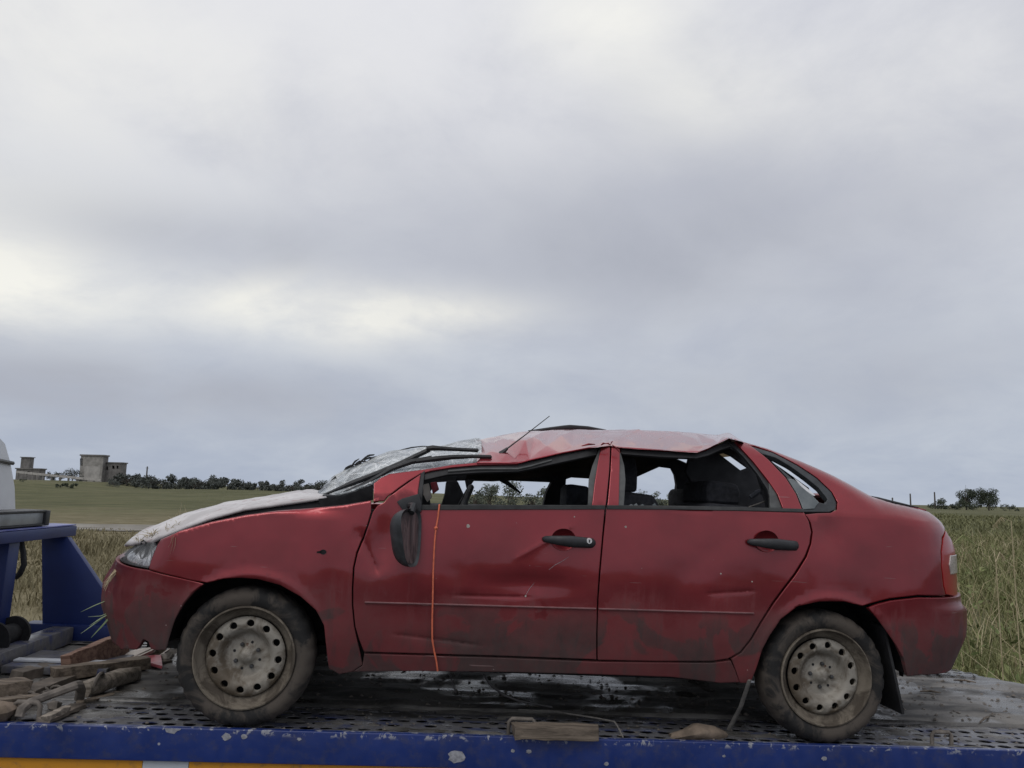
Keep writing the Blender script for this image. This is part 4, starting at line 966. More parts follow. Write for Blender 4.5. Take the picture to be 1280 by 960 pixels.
# ------------------------------------------------------------------ bonnet, windscreen, roof, boot
def resample(L, k):
    L = [Vector(p) for p in L]; d = [0]
    for i in range(1, len(L)): d.append(d[-1]+(L[i]-L[i-1]).length)
    out = []
    for t in np.linspace(0, d[-1], k): out.append(Vector((interp(t, d, [p.x for p in L]), interp(t, d, [p.y for p in L]), interp(t, d, [p.z for p in L]))))
    return out
def loft(near, mid, far, k, vs_, fn=None):
    n_, m_, f_ = resample(near, k), resample(mid, k), resample(far, k); rows = []
    for i in range(k):
        y0, y1, y2 = n_[i].y, m_[i].y, f_[i].y; row = []
        for v in vs_:
            l0, l1, l2 = 2*(v-.5)*(v-1), -4*v*(v-1), 2*v*(v-.5)
            p = n_[i]*l0+m_[i]*l1+f_[i]*l2
            if fn: p = fn(p, i/(k-1), v)
            row.append(p)
        rows.append(row)
    return rows
def facet(x, y, s):          # flat triangular facets of a crushed sheet
    xi, yi = math.floor(x), math.floor(y); fx, fy = x-xi, y-yi
    def h(i, j):
        q = math.sin(i*127.1+j*311.7+s*74.7)*43758.5453; return 2*(q-math.floor(q))-1
    a, b, c, d = h(xi, yi), h(xi+1, yi), h(xi, yi+1), h(xi+1, yi+1)
    if fx+fy < 1: return a+(b-a)*fx+(c-a)*fy
    return d+(c-d)*(1-fx)+(b-d)*(1-fy)
def ridge(x, y, s): return 1-abs(vnoise(x, y, s))*2
# bonnet: dull pale, sprung open a little along its edge, buckled near the nose
hn = [Py(x, y, .06) for x, y in ((190, 676), (200, 671), (230, 659), (265, 646.5), (305, 635.5), (347, 629.5), (380, 625), (408, 620.5))]
hm = [Py(x, y, .72) for x, y in ((171, 676), (178, 667), (186, 661.5), (210, 653.5), (240, 641), (285, 629), (335, 620), (380, 612), (409, 616))]
hf = [Vector((p.x, W-.06, p.z+.01)) for p in hn]
def hfn(p, t, v):
    k = v*(1-v)*4
    return p+Vector((0, 0, (.012*facet(p.x*5, p.y*5, 4)+.006*fnoise(p.x*13, p.y*9, 6)+.016*facet(p.x*9+p.y*2, p.y*6, 8)*(1-t)**2)*min(1, k*3)*.7))
hood = sheet('bonnet', loft(hn, hm, hf, 40, np.linspace(0, 1, 36), hfn), 'hood_paint', car, flip=True, under=.012)
# dark sheet standing in for the shaded gap under the bonnet edge
rows = [[p+Vector((0, .015, -.006)), p+Vector((0, .02, -.05 if i < 3 else -.075))] for i, p in enumerate(resample(hn, 20))]
sheet('bonnet_gap_shade', rows, 'rubber', car, under=.01)
# cowl between bonnet and windscreen
rows = [[Py(x, y, d) for x, y, d in q] for q in (((404, 622, .08), (396, 616, .9), (400, 622, 1.5)), ((425, 622, .08), (410, 612, .9), (420, 622, 1.5)), ((466, 612, .09), (425, 604, .9), (450, 612, 1.5)))]
sheet('cowl', rows, 'black_plastic', car, smooth=False, under=.01)
MB().prism([Py(398, 623.5, .05), Py(430, 620, .05), Py(450, 612, .05), Py(466, 605.5, .06), Py(466, 625, .06), Py(430, 632, .05), Py(400, 634, .05)], (0, .02, 0)).build('cowl_side', 'cavity', car)
# windscreen: crazed laminated glass sagging inwards
wn = [Py(x, y, d) for x, y, d in ((411, 619.5, .12), (436, 615, .12), (455, 607, .12), (468, 602, .12), (488, 592, .13), (530, 587, .14), (565, 581, .15), (601, 577.5, .17))]
wm = [Py(x, y, .82) for x, y in ((401, 612), (416, 597), (437, 586), (456, 578.5), (496, 564.5), (525, 558.8), (560, 555.5), (599, 550))]
wf = [Vector((p.x, W-.14, p.z+.01)) for p in wn]
def wfn(p, t, v): return p+Vector((0, 0, (.012*fnoise(p.x*6, p.y*5, 14)-.01*math.sin(t*9+v*5))*min(1, v*(1-v)*12)))
sheet('windscreen', loft(wn, wm, wf, 40, np.linspace(0, 1, 34), wfn), 'shattered', car, flip=True, under=.006)
# a bent strip of screen rubber standing along the far edge, torn bits at its foot
MB().tube([Py(x, y, .80) for x, y in ((452, 580), (470, 573), (496, 564), (514, 559.5), (528, 557.8), (545, 558.5))], [.003, .004, .004, .004, .003, .003], 6).build('screen_rubber', 'rubber', car, smooth=True)
mb = MB()
for i in range(26):
    x, y = rng.uniform(424, 462), 0; y = 602-(x-415)*.62+rng.uniform(-5, 4); a = rng.uniform(-.9, .3); l = rng.uniform(5, 15)
    mb.tube([Py(x, y, .7), Py(x+l*.5*math.cos(a), y+l*.5*math.sin(a)-1.5, .7), Py(x+l*math.cos(a), y+l*math.sin(a), .69)], [.004, .005, .002], 5)
mb.prism([Py(414, 597, .72), Py(416, 595.5, .72), Py(438, 586, .72), (Py(450, 577, .72)), Py(453, 579, .72), Py(440, 589, .72), Py(424, 598, .72), Py(414, 603, .72)], (0, .02, .0)); mb.build('torn_rubber', 'rubber', car)
MB().tube([Py(400, 613, .6), Py(412, 604, .6), Py(420, 596, .6)], .006, 6).build('screen_rubber', 'rubber', car, smooth=True)
MB().tube([Py(472, 578, .55), Py(478, 581, .55), Py(486, 584.5, .55)], .0022, 5).build('red_wire', 'orange', car)
# wipers thrown up over the glass
def wiper(arm, blade, y, label):
    w_ = empty('wiper', parent=car); tag(w_, label)
    MB().tube([Py(x, yy, y) for x, yy, r in arm], [r/300 for x, yy, r in arm], 8, flat=(1, 1)).build('wiper_arm', 'black_plastic', w_, smooth=True)
    MB().tube([Py(x, yy, y-.01) for x, yy, r in blade], [r/300 for x, yy, r in blade], 6).build('wiper_blade', 'rubber', w_, smooth=True)
wiper([(404, 619, 1.5), (418, 613, 2), (440, 604, 3.6), (477, 590, 4.), (502, 579, 3.8), (520, 570, 3.5), (537, 562, 3.2)], [(533, 561, 3.8), (541, 560, 4.2), (550, 560.5, 3.4), (575, 562, 2.8), (597, 563, 3.), (598.5, 563.2, .8)], .17, 'upper wiper, bent up over the shattered screen')
wiper([(416, 621, 1.5), (436, 614, 2.6), (462, 602, 3.), (490, 586, 3.), (515, 577, 3.6), (540, 573, 3.8)], [(520, 577, 3.), (545, 573.5, 4.2), (565, 571.5, 3.6), (590, 570.5, 2.8), (613, 571, 2.9), (615, 571.5, .8)], .15, 'lower wiper, lying towards the crushed roof')
# roof: pushed down at the front, folded over the rear door
rn = [body(*sol(x, y), .004) for x, y in ((596, 577.8), (625, 577.8), (648, 578), (662, 574), (700, 565.5), (735, 559), (748, 557), (762, 556.2), (776, 558.5), (830, 562), (858, 563.8), (872, 564.2), (882, 561), (898, 553), (911, 546.5), (918, 548.5), (926, 551.5))]
rm = [Py(x, y, .82) for x, y in ((598, 549.5), (610, 547), (622, 545), (648, 540.5), (690, 537.2), (720, 536.4), (760, 537.2), (785, 537.4), (799, 536.2), (801, 538), (840, 539), (870, 541), (897, 544), (908, 541.2), (913, 541.5), (926, 550.5), (948, 566))]
rf = [Vector((p.x, W-.16, p.z*.5+.57)) for p in rn]
tk = [((p.x-rn[0].x)/(rn[-1].x-rn[0].x)) for p in rn]
rows = loft(rn, rm, rf, 60, list(np.linspace(0, 1, 20)))
# the skin itself: flat plates between sharp folds, from points measured along the folds
NE = ((596, 577.8), (625, 577.8), (648, 578), (662, 574), (700, 565.5), (735, 559), (748, 557), (762, 556.2), (776, 558.5), (803, 560.4), (830, 562), (858, 563.8), (872, 564.2), (885, 559.3), (898, 553), (911, 546.5), (918, 548.5), (927, 551.8))
ME = ((950, 566), (930, 552.5), (913, 541.8), (908, 541.2), (897, 543.6), (870, 541), (840, 539), (801, 537.6), (799, 536.3), (785, 537.2), (760, 537.2), (720, 536.4), (690, 537.2), (648, 540.5), (622, 545), (598, 549.5))
IN = ((633, 567.5, .165), (645, 573.5, .13), (657, 549.5, .27), (683, 557, .215), (704, 562, .17), (668, 546, .42), (702, 544.5, .44), (727, 554, .25), (716, 558.5, .215), (744, 548, .40), (640, 551, .36), (612, 564, .24), (616, 556, .42), (625, 549, .62), (676, 541, .66), (733, 541.5, .62),
      (752, 552.5, .24), (768, 551, .26), (790, 553, .28), (820, 550, .42), (786, 543, .58), (850, 553, .34), (836, 545, .60), (868, 557.5, .22), (866, 548, .48), (880, 557, .24), (893, 550, .30), (903, 545.3, .36), (906, 543.2, .55), (915, 545.5, .4), (921, 549, .5))
P2 = [Vector(p) for p in NE]+[Vector(p) for p in ME]+[Vector(p[:2]) for p in IN]; nb_ = len(NE)+len(ME)
P3 = [body(*sol(x, y), .004) for x, y in NE]+[Py(x, y, .82) for x, y in ME]+[Py(*p) for p in IN]
v2, e2_, f2, ov2, _, _ = delaunay_2d_cdt(P2, [(i, (i+1) % nb_) for i in range(nb_)], [], 0, 1e-5)
mp = [o_[0] for o_ in ov2]; bp = [(p.x, p.y) for p in P2[:nb_]]
ce_ = np.array([[sum(v2[i].x for i in f)/3, sum(v2[i].y for i in f)/3] for f in f2]); kp = inside(ce_, bp)
F3 = [tuple(mp[i] for i in f) for f, k_ in zip(f2, kp) if k_]
far3 = [Vector((P3[len(NE)+i].x, W-.16, P3[len(NE)+i].z-(.0 if i < 2 else .05 if i < 5 else .13))) for i in range(len(ME))]; o3_ = len(P3)
F3 += [(len(NE)+i, len(NE)+i+1, o3_+i+1, o3_+i) for i in range(len(ME)-1)]
me = bpy.data.meshes.new('roof'); bm = bmesh.new(); bv = [bm.verts.new(p) for p in P3+far3]
for f in F3: bm.faces.new([bv[i] for i in f])
bmesh.ops.recalc_face_normals(bm, faces=bm.faces)
if sum(f.normal.z for f in bm.faces) < 0: bmesh.ops.reverse_faces(bm, faces=bm.faces)
bmesh.ops.bevel(bm, geom=[e for e in bm.edges if len(e.link_faces) == 2], offset=.007, segments=2, profile=.5, affect='EDGES', clamp_overlap=True)
bmesh.ops.triangulate(bm, faces=[f for f in bm.faces if len(f.verts) > 4])
bmesh.ops.subdivide_edges(bm, edges=[e for e in bm.edges if e.calc_length() > .05], cuts=3, use_grid_fill=True)
for v in bm.verts:
    v.co.z += .0022*fnoise(v.co.x*14, v.co.y*14, 41)
bmesh.ops.triangulate(bm, faces=bm.faces); bm.to_mesh(me); bm.free(); me.materials.append(MAT['paint_roof'])
me.polygons.foreach_set('use_smooth', [True]*len(me.polygons)); me.set_sharp_from_angle(angle=math.radians(22)); me.update()
roof = link(bpy.data.objects.new('roof', me), car)
rl = [[p+Vector((0, .012 if j == 0 else 0, -.02-.045*min(1, j/2))) for j, p in enumerate(r)] for r in rows[:-10:2]]
sheet('headliner', rl, 'headliner', car)
# folded gutter along the near roof edge and black door-frame remains under it
MB().tube([p+Vector((0, -.004, -.004)) for p in resample(rn, 60)], .004, 6).build('roof_gutter', 'paint_roof', car, smooth=True)
tr('window_frame', fd, 'rubber', (531, 588.5), (565, 583.5), (600, 580.5), (648, 580.5), (662, 577), (700, 568), (748, 559.5), (747, 568), (705, 577), (664, 586), (648, 589), (600, 590.5), (560, 593), (530, 600), off=.016)
tr('window_frame', fd, 'trim_grey', (560, 587.5), (600, 584.5), (648, 584.5), (664, 581), (690, 574), (690, 575.5), (664, 583), (648, 586.5), (600, 586.5), (560, 589.5), off=.008)
tr('window_frame', rd, 'rubber', (777, 560.5), (830, 564), (872, 566), (884, 563), (900, 555), (914, 549), (921, 556), (902, 562), (886, 569), (872, 572.5), (830, 571), (778, 567), off=.016)
# torn far edge of the roof standing up as a dark sliver; bent panel edge at the pillar top
V = []; 
top_ = [Py(x, y, .95) for x, y in ((660, 538), (685, 534.2), (711, 530.8), (735, 532.6), (758, 537.0))]; bot_ = [Py(x, y, .97) for x, y in ((664, 539.5), (685, 539.5), (711, 539.5), (735, 539.5), (756, 540))]
sheet('roof_tear', [resample(top_, 14), resample(bot_, 14)], 'rubber', car, under=.012)
mb = MB()
for x0, y0, x1, y1, r_ in ((727, 557.5, 744, 555.5, .005), (765, 556, 775, 566, .004), (751, 556.5, 757, 554.5, .005), (757, 554.5, 763, 556.5, .004), (763, 556, 766, 551.5, .003)):
    a, b = Py(x0, y0, .10 if y0 > 545 else .6), Py(x1, y1, .10 if y0 > 545 else .6); mb.tube([a, (a+b)/2+Vector((0, -.003, .004)), b], [r_*.4, r_, r_*.4], 5)
mb.build('tear_line', 'paint_dark', car)
# aerial
ab = Py(628, 566, .20); at_ = Py(687, 520, .20)
an = empty('aerial', parent=car)
MB().tube([ab+Vector((-.012, 0, -.006)), ab+Vector((.0, 0, .0)), ab+Vector((.022, 0, .022))], [.011, .012, .006], 8).build('aerial_base', 'black_plastic', an, smooth=True)
MB().tube([ab+Vector((.02, 0, .02)), ab.lerp(at_, .5), at_], [.0042, .0028, .002], 6).build('aerial_rod', 'black_plastic', an, smooth=True)
# boot lid with black sealed edge, parcel shelf, rear screen header
bn = [Py(x, y, .20) for x, y in ((1087, 619.5), (1110, 625.5), (1135, 631.5), (1158, 637))]
bm_ = [Vector((p.x+(.10 if i == 3 else 0), BW, p.z+.012)) for i, p in enumerate(bn)]; bf = [Vector((p.x, W-.2, p.z)) for p in bn]
sheet('boot_lid', loft(bn, bm_, bf, 16, np.linspace(0, 1, 14)), 'paint', car, flip=True, under=.02)
MB().tube([Py(x, y, .17) for x, y in ((1088, 620.5), (1098, 624), (1110, 626.8), (1128, 630.5), (1148, 634.5))], [.004, .012, .011, .008, .003], 8, flat=(1, .8)).build('boot_seal', 'rubber', car, smooth=True)
MB().tube([(3.0, .30, .98), (3.22, .5, .93), (3.28, BW, .92), (3.22, W-.5, .93), (3.0, W-.3, .98)], .05, 8).build('boot_edge', 'paint', car, smooth=True)
MB().box((2.28, .16, .905), (2.74, W-.16, .93)).build('parcel_shelf', 'headliner', car)

# ------------------------------------------------------------------ far side of the cabin (seen through the windows)
farm = lambda a, z: Vector((a, W-.13-.28*(z-.97), z))
def fp(px, py, y=1.5): p = Py(px, py, y); return (p.x, p.z)
ring = [(.42, .90), (2.62, .96), (2.78, 1.00), (2.55, 1.13), (2.38, 1.215), (2.22, 1.27), (2.08, 1.29), (1.9, 1.255), (1.5, 1.20), (1.1, 1.135), (.75, 1.105), (.52, 1.03)]
h1 = [fp(*q) for q in ((570, 601), (600, 600.5), (640, 601), (690, 603), (684, 616), (680, 636), (588, 636), (580, 620))]
h0 = [fp(*q) for q in ((545, 603), (560, 602), (556, 618), (552, 634), (538, 634), (536, 618))]
h2 = [fp(*q) for q in ((708, 599), (720, 595), (736, 592), (795, 585.5), (823, 584), (838, 586), (844, 596), (847, 608), (846, 636), (707, 636))]
h3 = [fp(*q) for q in ((865, 584), (876, 590), (889, 602), (884, 618), (880, 634), (878, 634), (871, 605))]
panel('far_pillars', ring, lambda a, z: farm(a, z)+Vector((0, .03, 0)), 'headliner', car, holes=[h0, h1, h2, h3], step=.06, thick=.05, gap=0)
o = mesh('far_quarter_glass', [farm(a, z) for a, z in h3], [tuple(range(len(h3)))], 'seat_grey', car)
# rear screen opening: side strips on the near and far rear pillars leave the bright slit
panel('rear_pillar_trim', [fp(*q, .20) for q in ((905, 556), (930, 556), (975, 585), (1010, 610), (1015, 640), (960, 640), (945, 590), (925, 568))], lambda a, z: Vector((a, .19, z)), 'headliner', car, step=.08, thick=.02, gap=0)
panel('rear_screen_frame', [fp(*q, .9) for q in ((862, 566), (900, 556), (948, 560), (975, 590), (990, 640), (930, 640), (880, 632), (856, 590))], lambda a, z: Vector((a, .9+.2*(a-2.2), z)), 'headliner', car, holes=[[fp(*q, .9) for q in ((901, 567.5), (908, 566), (917, 569.5), (940, 584.5), (930, 588))]], step=.06, thick=.02, gap=0)
# rags of headliner and a handle hanging in front of the far window
MB().prism([Py(581, 600, 1.35), Py(594, 599, 1.35), Py(586, 610, 1.35), Py(583, 610, 1.35)], (0, .02, 0)).build('torn_lining', 'headliner', car)
MB().tube([Py(626, 599, 1.3), Py(636, 605, 1.3), Py(651, 616.5, 1.3)], [.016, .014, .006], 6, flat=(.5, 1)).build('grab_strap', 'black_plastic', car)
MB().tube([Py(660, 634, 1.45), Py(661, 629.5, 1.45)], .008, 6).build('lock_pin', 'black_plastic', car)
# dashboard, near-side mess by the pillar, steering wheel
MB().box((.46, .14, .55), (.72, W-.14, .90)).build('dashboard', 'headliner', car, bevel=.04)
MB().prism([Py(558, 601, 1.0), Py(572, 601, 1.0), Py(577, 612, 1.0), Py(583, 640, 1.0), Py(549, 640, 1.0), Py(556, 618, 1.0)], (0, .25, 0)).build('dash_pod', 'headliner', car, bevel=.01)
sw = empty('steering_wheel', parent=car)
mb = MB(); ce = Vector((.83, .42, .86)); pts = []
for i in range(25):
    t = 2*math.pi*i/24; pts.append(ce+Vector((.07*math.sin(t), .18*math.cos(t), .16*math.sin(t))))
mb.tube(pts, .014, 8, cap=False); mb.build('wheel_rim', 'black_plastic', sw, smooth=True)
MB().box(ce+Vector((-.03, -.06, -.05)), ce+Vector((.03, .06, .03))).build('wheel_hub', 'black_plastic', sw, bevel=.015)
MB().prism([Py(529, 606, .45), Py(536, 604, .45), Py(540, 622, .45), Py(534, 628, .45), Py(529, 618, .45)], (0, .04, 0)).build('broken_trim', 'broken_pale', car, bevel=.004)
MB().prism([Py(538, 603, .5), Py(546, 602, .5), Py(549, 612, .5), Py(541, 618, .5)], (0, .04, 0)).build('broken_trim', 'broken_red', car, bevel=.004)
# seats
def seat(px0, px1, top, y, mat, hx0, hx1, htop, label, depth=.42, hm=None, bot=.5):
    s_ = empty('seat', parent=car); tag(s_, label)
    a, b = Py(px0, top, y), Py(px1, top, y); z1 = a.z; x0, x1 = a.x, b.x
    mb = MB(); mb.prism([(x0, y, bot), (x1-.02, y, bot), (x1, y, z1-.06), (x1-.03, y, z1-.012), (x0+.06, y, z1), (x0, y, z1-.02)], (0, depth, 0)); mb.build('backrest', mat, s_, bevel=.025, segs=3)
    c, d = Py(hx0, htop, y+.08), Py(hx1, top, y+.08); lo = min(c.z, d.z)-.01
    mb = MB(); mb.prism([(c.x, y+.08, lo), (d.x, y+.08, lo), (d.x, y+.08, lo+(c.z-lo)*.55), (d.x-.015, y+.08, c.z-.01), (c.x+.015, y+.08, c.z), (c.x, y+.08, c.z-.03)], (0, depth-.16, 0)); mb.build('headrest', hm or mat, s_, bevel=.022, segs=3)
    MB().box((x0-.45, y, .38), (x0+.1, y+depth, .5)).build('cushion', mat, s_, bevel=.03)
seat(764, 826, 613, .30, 'seat_cloth', 766, 797, 566, 'near front seat')
seat(690, 745, 634, 1.0, 'seat_cloth', 709, 739, 604.5, 'far front seat with a grey headrest', hm='seat_grey')
seat(876, 968, 628, .22, 'seat_cloth', 884, 926, 600, 'rear bench, near headrest', depth=.55)
seat(850, 900, 634, .95, 'seat_cloth', 856, 878, 610, 'rear bench, far headrest', depth=.5)
MB().tube([Py(936, 634, .2), Py(950, 629, .2), Py(960, 625, .2)], .004, 6).build('bent_rod', 'strap_grey', car)
MB().tube([Py(938, 622, .3), Py(946, 616, .3), Py(951, 613, .3), Py(952, 619, .3)], [.012, .014, .010, .004], 8).build('torn_lining', 'seat_grey', car, smooth=True)
for i, px in enumerate((786, 792, 800, 815)):
    q = Py(px, 631.5, .02); MB().prism([q, q+Vector((.012, 0, .006+.004*(i % 2))), q+Vector((.022, 0, -.002))], (0, .004, 0)).build('glass_crumb', 'glass_dirty', car)

# ------------------------------------------------------------------ door mirror hanging from its mount
mi = empty('door_mirror', parent=car); tag(mi, 'black door mirror hanging down with cracked glass')
q = [body(*sol(x, y), -.004) for x, y in ((496, 627), (503, 623), (524, 617), (527, 628), (527, 640), (515, 641), (503, 637))]
MB().prism([v+Vector((0, -.02, 0)) for v in q], (0, .024, 0)).build('mirror_mount', 'black_plastic', mi, bevel=.006)
Lx = Vector((.10, 0, -1)).normalized(); nn = Vector((.80, -.58, .08)); nn = (nn-Lx*nn.dot(Lx)).normalized(); wv = Lx.cross(nn).normalized()
cen = Py(515, 672, -.105)
def sup(t, e): c, s_ = math.cos(t), math.sin(t); return math.copysign(abs(c)**e, c), math.copysign(abs(s_)**e, s_)
V = []; F = []; nu, nv = 28, 9
for i in range(nv+1):
    f = i/nv; k = math.cos(f*math.pi/2)**.55 if i < nv else .02; dd = math.sin(f*math.pi/2)*.088
    for j in range(nu):
        c, s_ = sup(2*math.pi*j/nu, .6); V.append(cen+Lx*(c*.118*k)+wv*(s_*.062*k*(1-.28*c))-nn*dd)
for i in range(nv):
    for j in range(nu): F.append((i*nu+j, i*nu+(j+1) % nu, (i+1)*nu+(j+1) % nu, (i+1)*nu+j))
F.append(tuple(range(nv*nu, nv*nu+nu)))
V += [cen+Lx*(sup(2*math.pi*j/nu, .6)[0]*.104)+wv*(sup(2*math.pi*j/nu, .6)[1]*.052*(1-.28*sup(2*math.pi*j/nu, .6)[0]))-nn*.012 for j in range(nu)]
k0 = (nv+1)*nu
F += [(j, k0+j, k0+(j+1) % nu, (j+1) % nu) for j in range(nu)]
mb = MB(); mb.add(V, F); mb.build('mirror_housing', 'grey_plastic', mi, smooth=True, sharp=50)
mb = MB(); mb.prism([cen+Lx*(sup(2*math.pi*j/nu, .6)[0]*.105)+wv*(sup(2*math.pi*j/nu, .6)[1]*.053*(1-.28*sup(2*math.pi*j/nu, .6)[0]))-nn*.008 for j in range(nu)], -nn*.003); mb.build('mirror_glass', 'mirror_glass', mi)
MB().tube([cen-Lx*.10, cen-Lx*.13+Vector((.01, .03, 0)), Py(512, 632, -.03)], .014, 8).build('mirror_arm', 'black_plastic', mi, smooth=True)

# two hairline scratches through the front door paint
for L_ in (((686, 712), (694, 706), (702, 702), (711, 696)), ((656, 746), (661, 737), (668, 728))):
    MB().tube([body(*sol(x, y), -.0014) for x, y in L_], [.0004]+[.0008]*(len(L_)-2)+[.0003], 4).build('scratch', 'chip_grey', fd)

# ------------------------------------------------------------------ loose things on car and bed
def loose(name, build, label, cat):
    o = build; o.name = name; tag(o, label, cat); return o
cp = []
for x, y in ((549, 633), (547.5, 646), (545, 660), (543.5, 674), (542.5, 690), (541.5, 715), (541, 745), (540.3, 775), (540.3, 798), (542.5, 812), (545.5, 826), (547, 838)):
    s_ = sol(x, y); cp.append(body(s_[0], max(s_[1], .22), -.012))
mb = MB(); mb.tube([Py(549.5, 631, .08), cp[0]+Vector((0, 0, .006))]+cp, .0038, 8); mb.lathe([(0, -.008), (.008, 0), (0, .008)], n=8, c=cp[2]+Vector((0, -.002, 0)))
tag(mb.build('cord', 'orange', None, smooth=True, mw=T), 'thin orange cord hanging down over the front door', 'cord')
a, b = Py(937, 853, .02), Pz(911, 912, .01)
mb = MB(); mb.tube([a+Vector((0, 0, .01)), a.lerp(b, .5)+Vector((.008, 0, 0)), b], [.010, .011, .012], 4, flat=(1, .35)); tag(mb.build('strap', 'strap_grey', None, mw=T), 'grey lashing strap from the sill down to the deck by the rear wheel', 'strap')
def lump(name, pts, r, mat, label, cat, seg=10, jit=.12, flat=None):
    mb = MB(); mb.tube(pts, r, seg, flat=flat); g_ = random.Random(len(label))
    mb.V = [v+Vector((g_.uniform(-1, 1), g_.uniform(-1, 1), g_.uniform(-1, 1)))*jit*.05 for v in mb.V]
    return tag(mb.build(name, mat, None, smooth=True, mw=T, sharp=50), label, cat)
def plank(name, a, b, wd, th, mat, label, roll=0., cat='plank'):
    a, b = Vector(a), Vector(b); t = (b-a).normalized(); s_ = t.cross(Vector((0, 0, 1))).normalized(); up = s_.cross(t)
    s2 = s_*math.cos(roll)+up*math.sin(roll); u2 = up*math.cos(roll)-s_*math.sin(roll); L_ = (b-a).length; g_ = random.Random(int(abs(a.x)*1000)); mb = MB(); V = []; k = 9
    for i in range(k):
        p = a+t*(L_*i/(k-1)); 
        for ss, uu in ((-1, -1), (1, -1), (1, 1), (-1, 1)): V.append(p+s2*(wd/2*ss+g_.uniform(-.004, .004))+u2*(th/2*uu+g_.uniform(-.003, .003))+t*(g_.uniform(-.012, .012) if i in (0, k-1) else 0))
    F = [(0, 3, 2, 1), (4*k-4, 4*k-3, 4*k-2, 4*k-1)]+[(i*4+j, i*4+(j+1) % 4, i*4+4+(j+1) % 4, i*4+4+j) for i in range(k-1) for j in range(4)]
    mb.add(V, F); return tag(mb.build(name, mat, None, bevel=.002, mw=T, sharp=25, segs=1), label, cat)
plank('wood_block', Pz(640, 915, .032)+Vector((0, .02, 0)), Pz(748, 917, .032)+Vector((0, .02, 0)), .085, .05, 'wood', 'rough wooden block on the deck edge below the front door', cat='wood block')
lump('rag', [Pz(838, 921, .0), Pz(856, 918, .012), Pz(873, 914, .022), Pz(893, 915, .020), Pz(908, 919, .008)], [.012, .03, .042, .034, .012], 'cloth_brown', 'crumpled brown rag on the deck in front of the rear wheel', 'rag', flat=(1.4, .75))
plank('plank', Pz(84, 836, .05), Pz(150, 808, .10)+Vector((0, .05, 0)), .05, .13, 'wood_red', 'reddish plank tilted on edge under the front bumper', roll=.15)
plank('plank', Pz(66, 842, .05), Pz(184, 828, .05), .07, .055, 'wood', 'weathered grey plank lying under the front bumper')
lump('log', [Pz(106, 862, .045), Pz(120, 856, .05), Pz(150, 847, .05), Pz(171, 842, .045)], [.034, .04, .036, .030], 'wood_pale', 'short pale round log beside the steel hook', 'log')
plank('board', Pz(128, 826, .03), Pz(205, 812, .05), .05, .03, 'wood', 'dark board pushed under the bumper towards the front wheel', cat='board')
plank('board', Pz(150, 838, .012), Pz(214, 826, .012), .04, .02, 'wood_grey', 'grey splintered board ending beside the front wheel', cat='board')
lump('stone', [Pz(205, 822, .03), Pz(211, 818, .04), Pz(217, 820, .03)], [.02, .035, .02], 'broken_pale', 'pale crumpled lump behind the bumper by the front wheel', 'debris', jit=.3)
plank('plank', Pz(-60, 868, .05), Pz(34, 857, .05), .10, .06, 'wood', 'short brown plank at the left end of the deck')
plank('plank', Pz(30, 868, .02), Pz(92, 846, .02)+Vector((0, .1, 0)), .09, .035, 'wood_grey', 'thin grey plank behind the steel hook')
plank('board', Pz(52, 902, .012), Pz(98, 882, .014), .06, .018, 'wood_grey', 'narrow splintered board on the deck edge near the steel loop', cat='board')
plank('board', Pz(56, 898, .05), Pz(86, 884, .055), .03, .02, 'wood_pale', 'small pale stick under the steel hook', cat='stick')
plank('plank', Pz(20, 846, .03), Pz(76, 832, .03), .08, .05, 'wood_grey', 'dull grey plank behind the others near the winch plate')
plank('board', Pz(100, 878, .008), Pz(150, 866, .008), .03, .012, 'wood', 'thin dark splinter on the track left of the front wheel', cat='stick')
plank('board', Pz(-20, 880, .03), Pz(50, 872, .03), .05, .03, 'wood', 'dark narrow board crossing behind the steel loop', cat='board')
lump('stone', [Pz(60, 884, .012), Pz(68, 882, .016), Pz(76, 881, .010)], [.012, .022, .010], 'steel_mud', 'muddy clod of earth below the steel hook', 'clod')
mb = MB(); mb.tube([Pz(24, 896, .02), Pz(27, 887, .045), Pz(38, 878, .06), Pz(70, 866, .085), Pz(94, 857, .105), Pz(99, 856, .10), Pz(101, 862, .06), Pz(99, 874, .012)], [.016, .017, .016, .016, .017, .018, .018, .018], 8, flat=(1, 1.2)); tag(mb.build('tow_hook', 'steel_mud', None, smooth=True, mw=T), 'bent steel hook bar lying across the planks', 'hook')
mb = MB(); c = Pz(121, 858, .045); mb.tube([c+Vector((.012*math.cos(t), .055*math.cos(t)*0+.052*math.sin(t), .058*math.cos(t)*1.0+.0)) for t in np.linspace(0, 2*math.pi, 20)], .008, 6); tag(mb.build('shackle', 'steel_mud', None, smooth=True, mw=T), 'muddy steel ring around the end of the pale log', 'ring')
lump('steel_wedge', [Pz(92, 868, .03), Pz(97, 880, .02)], [.045, .04], 'steel_dark', 'dark steel foot of the hook bar', 'bracket', jit=.05) if False else None
mb = MB()
for i in range(9):
    c = Pz(2+i*8.5, 872-i*1.2+2*math.sin(i*2), .02); ax = (Vector((1, -.1, 0)), Vector((0, 1, .2)) if i % 2 else Vector((0, .3, 1)))
    mb.tube([c+ax[0].normalized()*.026*math.cos(t)+ax[1].normalized()*.015*math.sin(t) for t in np.linspace(0, 2*math.pi, 13)], .0055, 6)
tag(mb.build('chain', 'steel_mud', None, smooth=True, mw=T), 'muddy steel chain at the left end of the deck', 'chain')
lump('rag', [Pz(-30, 895, .02), Pz(0, 890, .035), Pz(18, 884, .03)], [.05, .06, .03], 'cloth_brown', 'dirty sack at the left end of the deck edge', 'sack', flat=(1.2, .7))
